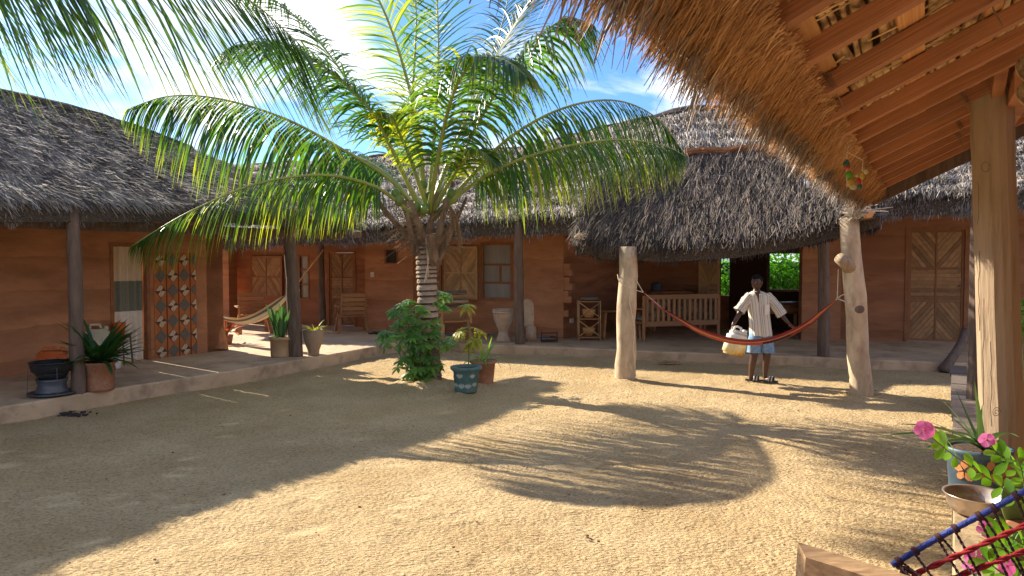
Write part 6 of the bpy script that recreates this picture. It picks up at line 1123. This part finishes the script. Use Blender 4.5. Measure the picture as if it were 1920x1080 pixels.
rows = [(546, 1419.5, 8.5, .070), (548, 1420, 13, .085), (551, 1421, 19.5, .105), (555, 1422, 22.5, .118), (562, 1422, 21.5, .125), (575, 1422.5, 20, .125), (590, 1423.5, 19, .125), (605, 1425, 19, .130), (618, 1426, 19.5, .135), (629, 1427, 20, .140)]
vs = []; va = []
for (py, cx, hw, hd_) in rows:
    c = B(cx, py); 
    for k in range(K):
        a = 2*math.pi*k/K; low = max(0, (py-560)/70); fold = 1+.055*low*math.sin(a*7+py*.03)+.03*low*math.sin(a*13+1); vx = math.cos(a)*hw/133.7*fold*1.0; vy = math.sin(a)*hd_*fold; vs.append(c+Vector((vx, vy, (.006*math.sin(a*5) if py > 625 else 0)-(.035 if (abs(math.cos(a)) < .25 and math.sin(a) < 0 and py < 549) else 0)))); va.append(.5+.42*math.cos(a)+(.0 if math.sin(a) < 0 else 1.3))
F_ = [(i*K+k, i*K+(k+1) % K, (i+1)*K+(k+1) % K, (i+1)*K+k) for i in range(len(rows)-1) for k in range(K)]; mb.add(vs, F_, va)
for (pts, rr) in (([B(1408, 556), B(1399, 565, -.005), B(1391, 576, -.02), B(1385.5, 584, -.03)], [.080, .074, .072, .082]), ([B(1436, 556), B(1448, 566, -.01), B(1458, 579, -.03), B(1467, 591, -.05)], [.078, .072, .070, .076])):
    c_ = catmull(pts, 10); vs = []; va = []; K2 = 22; prev = None
    for i, p in enumerate(c_):
        T = (c_[min(i+1, 10)]-c_[max(i-1, 0)]).normalized(); x = T.cross(Vector((0, 1, 0))).normalized(); y = T.cross(x); r_ = np.interp(i/10*3, range(4), rr)*(1+.05*math.sin(i*2.3))
        for k in range(K2): a = 2*math.pi*k/K2; vs.append(p+(x*math.cos(a)+y*math.sin(a))*r_*(1+.05*math.sin(a*5+i))); va.append(2.5+.2*math.cos(a)+(.5 if math.sin(a) < 0 else 0))
    mb.add(vs, [(i*K2+k, i*K2+(k+1) % K2, (i+1)*K2+(k+1) % K2, (i+1)*K2+k) for i in range(10) for k in range(K2)], va)
part('tunic', mb, tun, pers, True)
mb = MB(); mb.extr([B(1434, 571, -.135), B(1443, 571, -.125), B(1442, 590, -.125), B(1434, 591, -.135)], (0, -.004, 0), .66); part('pocket', mb, tun, pers)
mb = MB(); mb.extr([B(1414, 547, -.095), B(1424, 547, -.095), B(1423, 556, -.125), B(1422.2, 568, -.131), B(1419.5, 556, -.125)], (0, -.003, 0)); part('neckline_opening', mb, skin, pers)
den = mat('pale_blue_denim', (.20, .34, .50), (.12, .22, .36), scale=16, rough=.85, stain=(14, .5, (.55, .62, .68))); mb = MB()
for (cx, c2, hw) in ((1416, 1413.5, .092), (1436.5, 1439, .094)):
    rws = [(624, 1420 if cx < 1425 else 1430, .10), (636, cx, .098), (648, (cx+c2)/2, .094), (660.5, c2, .097)]; vs = []; K2 = 26
    for (py, x_, r_) in rws:
        for k in range(K2): a = 2*math.pi*k/K2; vs.append(B(x_, py)+Vector((math.cos(a)*r_, math.sin(a)*r_*1.1, .004*math.sin(a*4)))*1.0)
    mb.add(vs, [(i*K2+k, i*K2+(k+1) % K2, (i+1)*K2+(k+1) % K2, (i+1)*K2+k) for i in range(3) for k in range(K2)])
part('shorts', mb, den, pers, True)
s1_ = G(1407, 716); sandal(s1_+Vector((.04, -.02, .012)), -.25-1.2+1.0, .24, black_plastic, None, 'black slide with white stripes on the child’s foot nearer the jerrycan'.replace('’', ''), stripes=True, name='slide'); s2_ = G(1438, 718); sandal(s2_+Vector((.02, -.01, .012)), -.55, .25, black_plastic, None, 'black slide with white stripes on the foot nearer the leaning post', stripes=True, name='slide')
# the carried jerrycan
jc = thing('jerrycan', 'translucent white and yellow jerrycan with a brown stained bottom carried by the child', 'jerrycan', tuple(B(1381, 645, -.1)))
jm = bpy.data.materials.new('translucent_can'); jm.use_nodes = True; t_ = jm.node_tree; b = t_.nodes['Principled BSDF']; b.inputs['Roughness'].default_value = .4; tcn = t_.nodes.new('ShaderNodeTexCoord'); sx_ = t_.nodes.new('ShaderNodeSeparateXYZ'); t_.links.new(tcn.outputs['Object'], sx_.inputs[0]); nn_ = t_.nodes.new('ShaderNodeTexNoise'); nn_.inputs['Scale'].default_value = 14; nn_.inputs['Detail'].default_value = 6
ad_ = t_.nodes.new('ShaderNodeMath'); ad_.operation = 'MULTIPLY_ADD'; ad_.inputs[1].default_value = .14; t_.links.new(nn_.outputs['Fac'], ad_.inputs[0]); t_.links.new(sx_.outputs[2], ad_.inputs[2]); rj = t_.nodes.new('ShaderNodeValToRGB'); mr_ = t_.nodes.new('ShaderNodeMapRange'); mr_.inputs[1].default_value = -.14; mr_.inputs[2].default_value = .30; t_.links.new(ad_.outputs[0], mr_.inputs[0]); t_.links.new(mr_.outputs[0], rj.inputs[0])
e = rj.color_ramp.elements; e[0].position = .10; e[0].color = rgb(.42, .20, .03); e[1].position = .75; e[1].color = rgb(.86, .84, .78); x = e.new(.22); x.color = rgb(.74, .56, .22); x = e.new(.42); x.color = rgb(.84, .76, .54); t_.links.new(rj.outputs[0], b.inputs['Base Color']); tb2 = t_.nodes.new('ShaderNodeBsdfTranslucent'); t_.links.new(rj.outputs[0], tb2.inputs[0]); ms2 = t_.nodes.new('ShaderNodeMixShader'); ms2.inputs[0].default_value = .3; o2 = [x for x in t_.nodes if x.type == 'OUTPUT_MATERIAL'][0]; t_.links.new(b.outputs[0], ms2.inputs[1]); t_.links.new(tb2.outputs[0], ms2.inputs[2]); t_.links.new(ms2.outputs[0], o2.inputs[0])
RJ = Matrix.Rotation(math.radians(15), 3, 'Y')@Matrix.Rotation(math.radians(25), 3, 'Z'); cj = B(1379, 645.5, -.10)
rounded('body', cj, .155, .10, .155, jm, jc, .035, rot=RJ, taper=.06); rounded('shoulder', cj+RJ@Vector((0, 0, .165)), .125, .075, .030, jm, jc, .025, rot=RJ)
mb = MB(); mb.tube([cj+RJ@Vector(p) for p in ((-.10, 0, .17), (-.095, 0, .232), (-.05, 0, .245), (.02, 0, .235), (.05, 0, .18))], .016, 9); part('handle', mb, jm, jc, True); mb = MB(); mb.lathe(cj+RJ@Vector((.10, 0, .18)), [(.035, 0), (.035, .03), (.030, .045), (0, .045)], 14, RJ); part('cap', mb, jm, jc, True)

# dry leaf scraps, twigs and small stones on the sand
mb = MB()
for _ in range(150):
    c = G(random.uniform(-100, 1740), 700+360*random.random()**1.4); L = random.uniform(.004, .013)
    if random.random() < .55: mb.leaf(c+Vector((0, 0, .018)), Vector((random.gauss(0, 1), random.gauss(0, 1), .1)), Vector((0, 0, 1)), L*2.4, L*.7, .3, .3, random.random(), 2)
    else: mb.obox(c+Vector((0, 0, .016)), (L*.7, L*.2, 0), (-L*.15, L*.5, 0), (0, 0, L*.35))
o_ = struct('ground_scraps', mb, mat('leaf_scrap', (.24, .15, .07), (.08, .045, .025), scale=8, rough=.9)); o_['kind'] = 'stuff'
# rope lashings where the lowest laths cross the rafters
for t in RR:
    for o_ in (-.33, .17):
        if random.random() < .7: continue
        c = V(t, o_+random.uniform(-.02, .02), rz(o_)); mb = MB()
        for k in range(3): x = (k-1)*.009; mb.tube([c+axr*x+D30*(.036*a)+upr*(.040*b_+.004) for a, b_ in ((-1, 1.3), (-1, -1), (1, -1), (1, 1.3))], .0022, 5, var=.7)
        mb.tube([c+D30*.036-upr*.03, c+D30*.06-upr*.05, c+D30*.065-upr*(.07+random.random()*.05)], .003, 4); part('lashing', mb, boot_mat, ver)
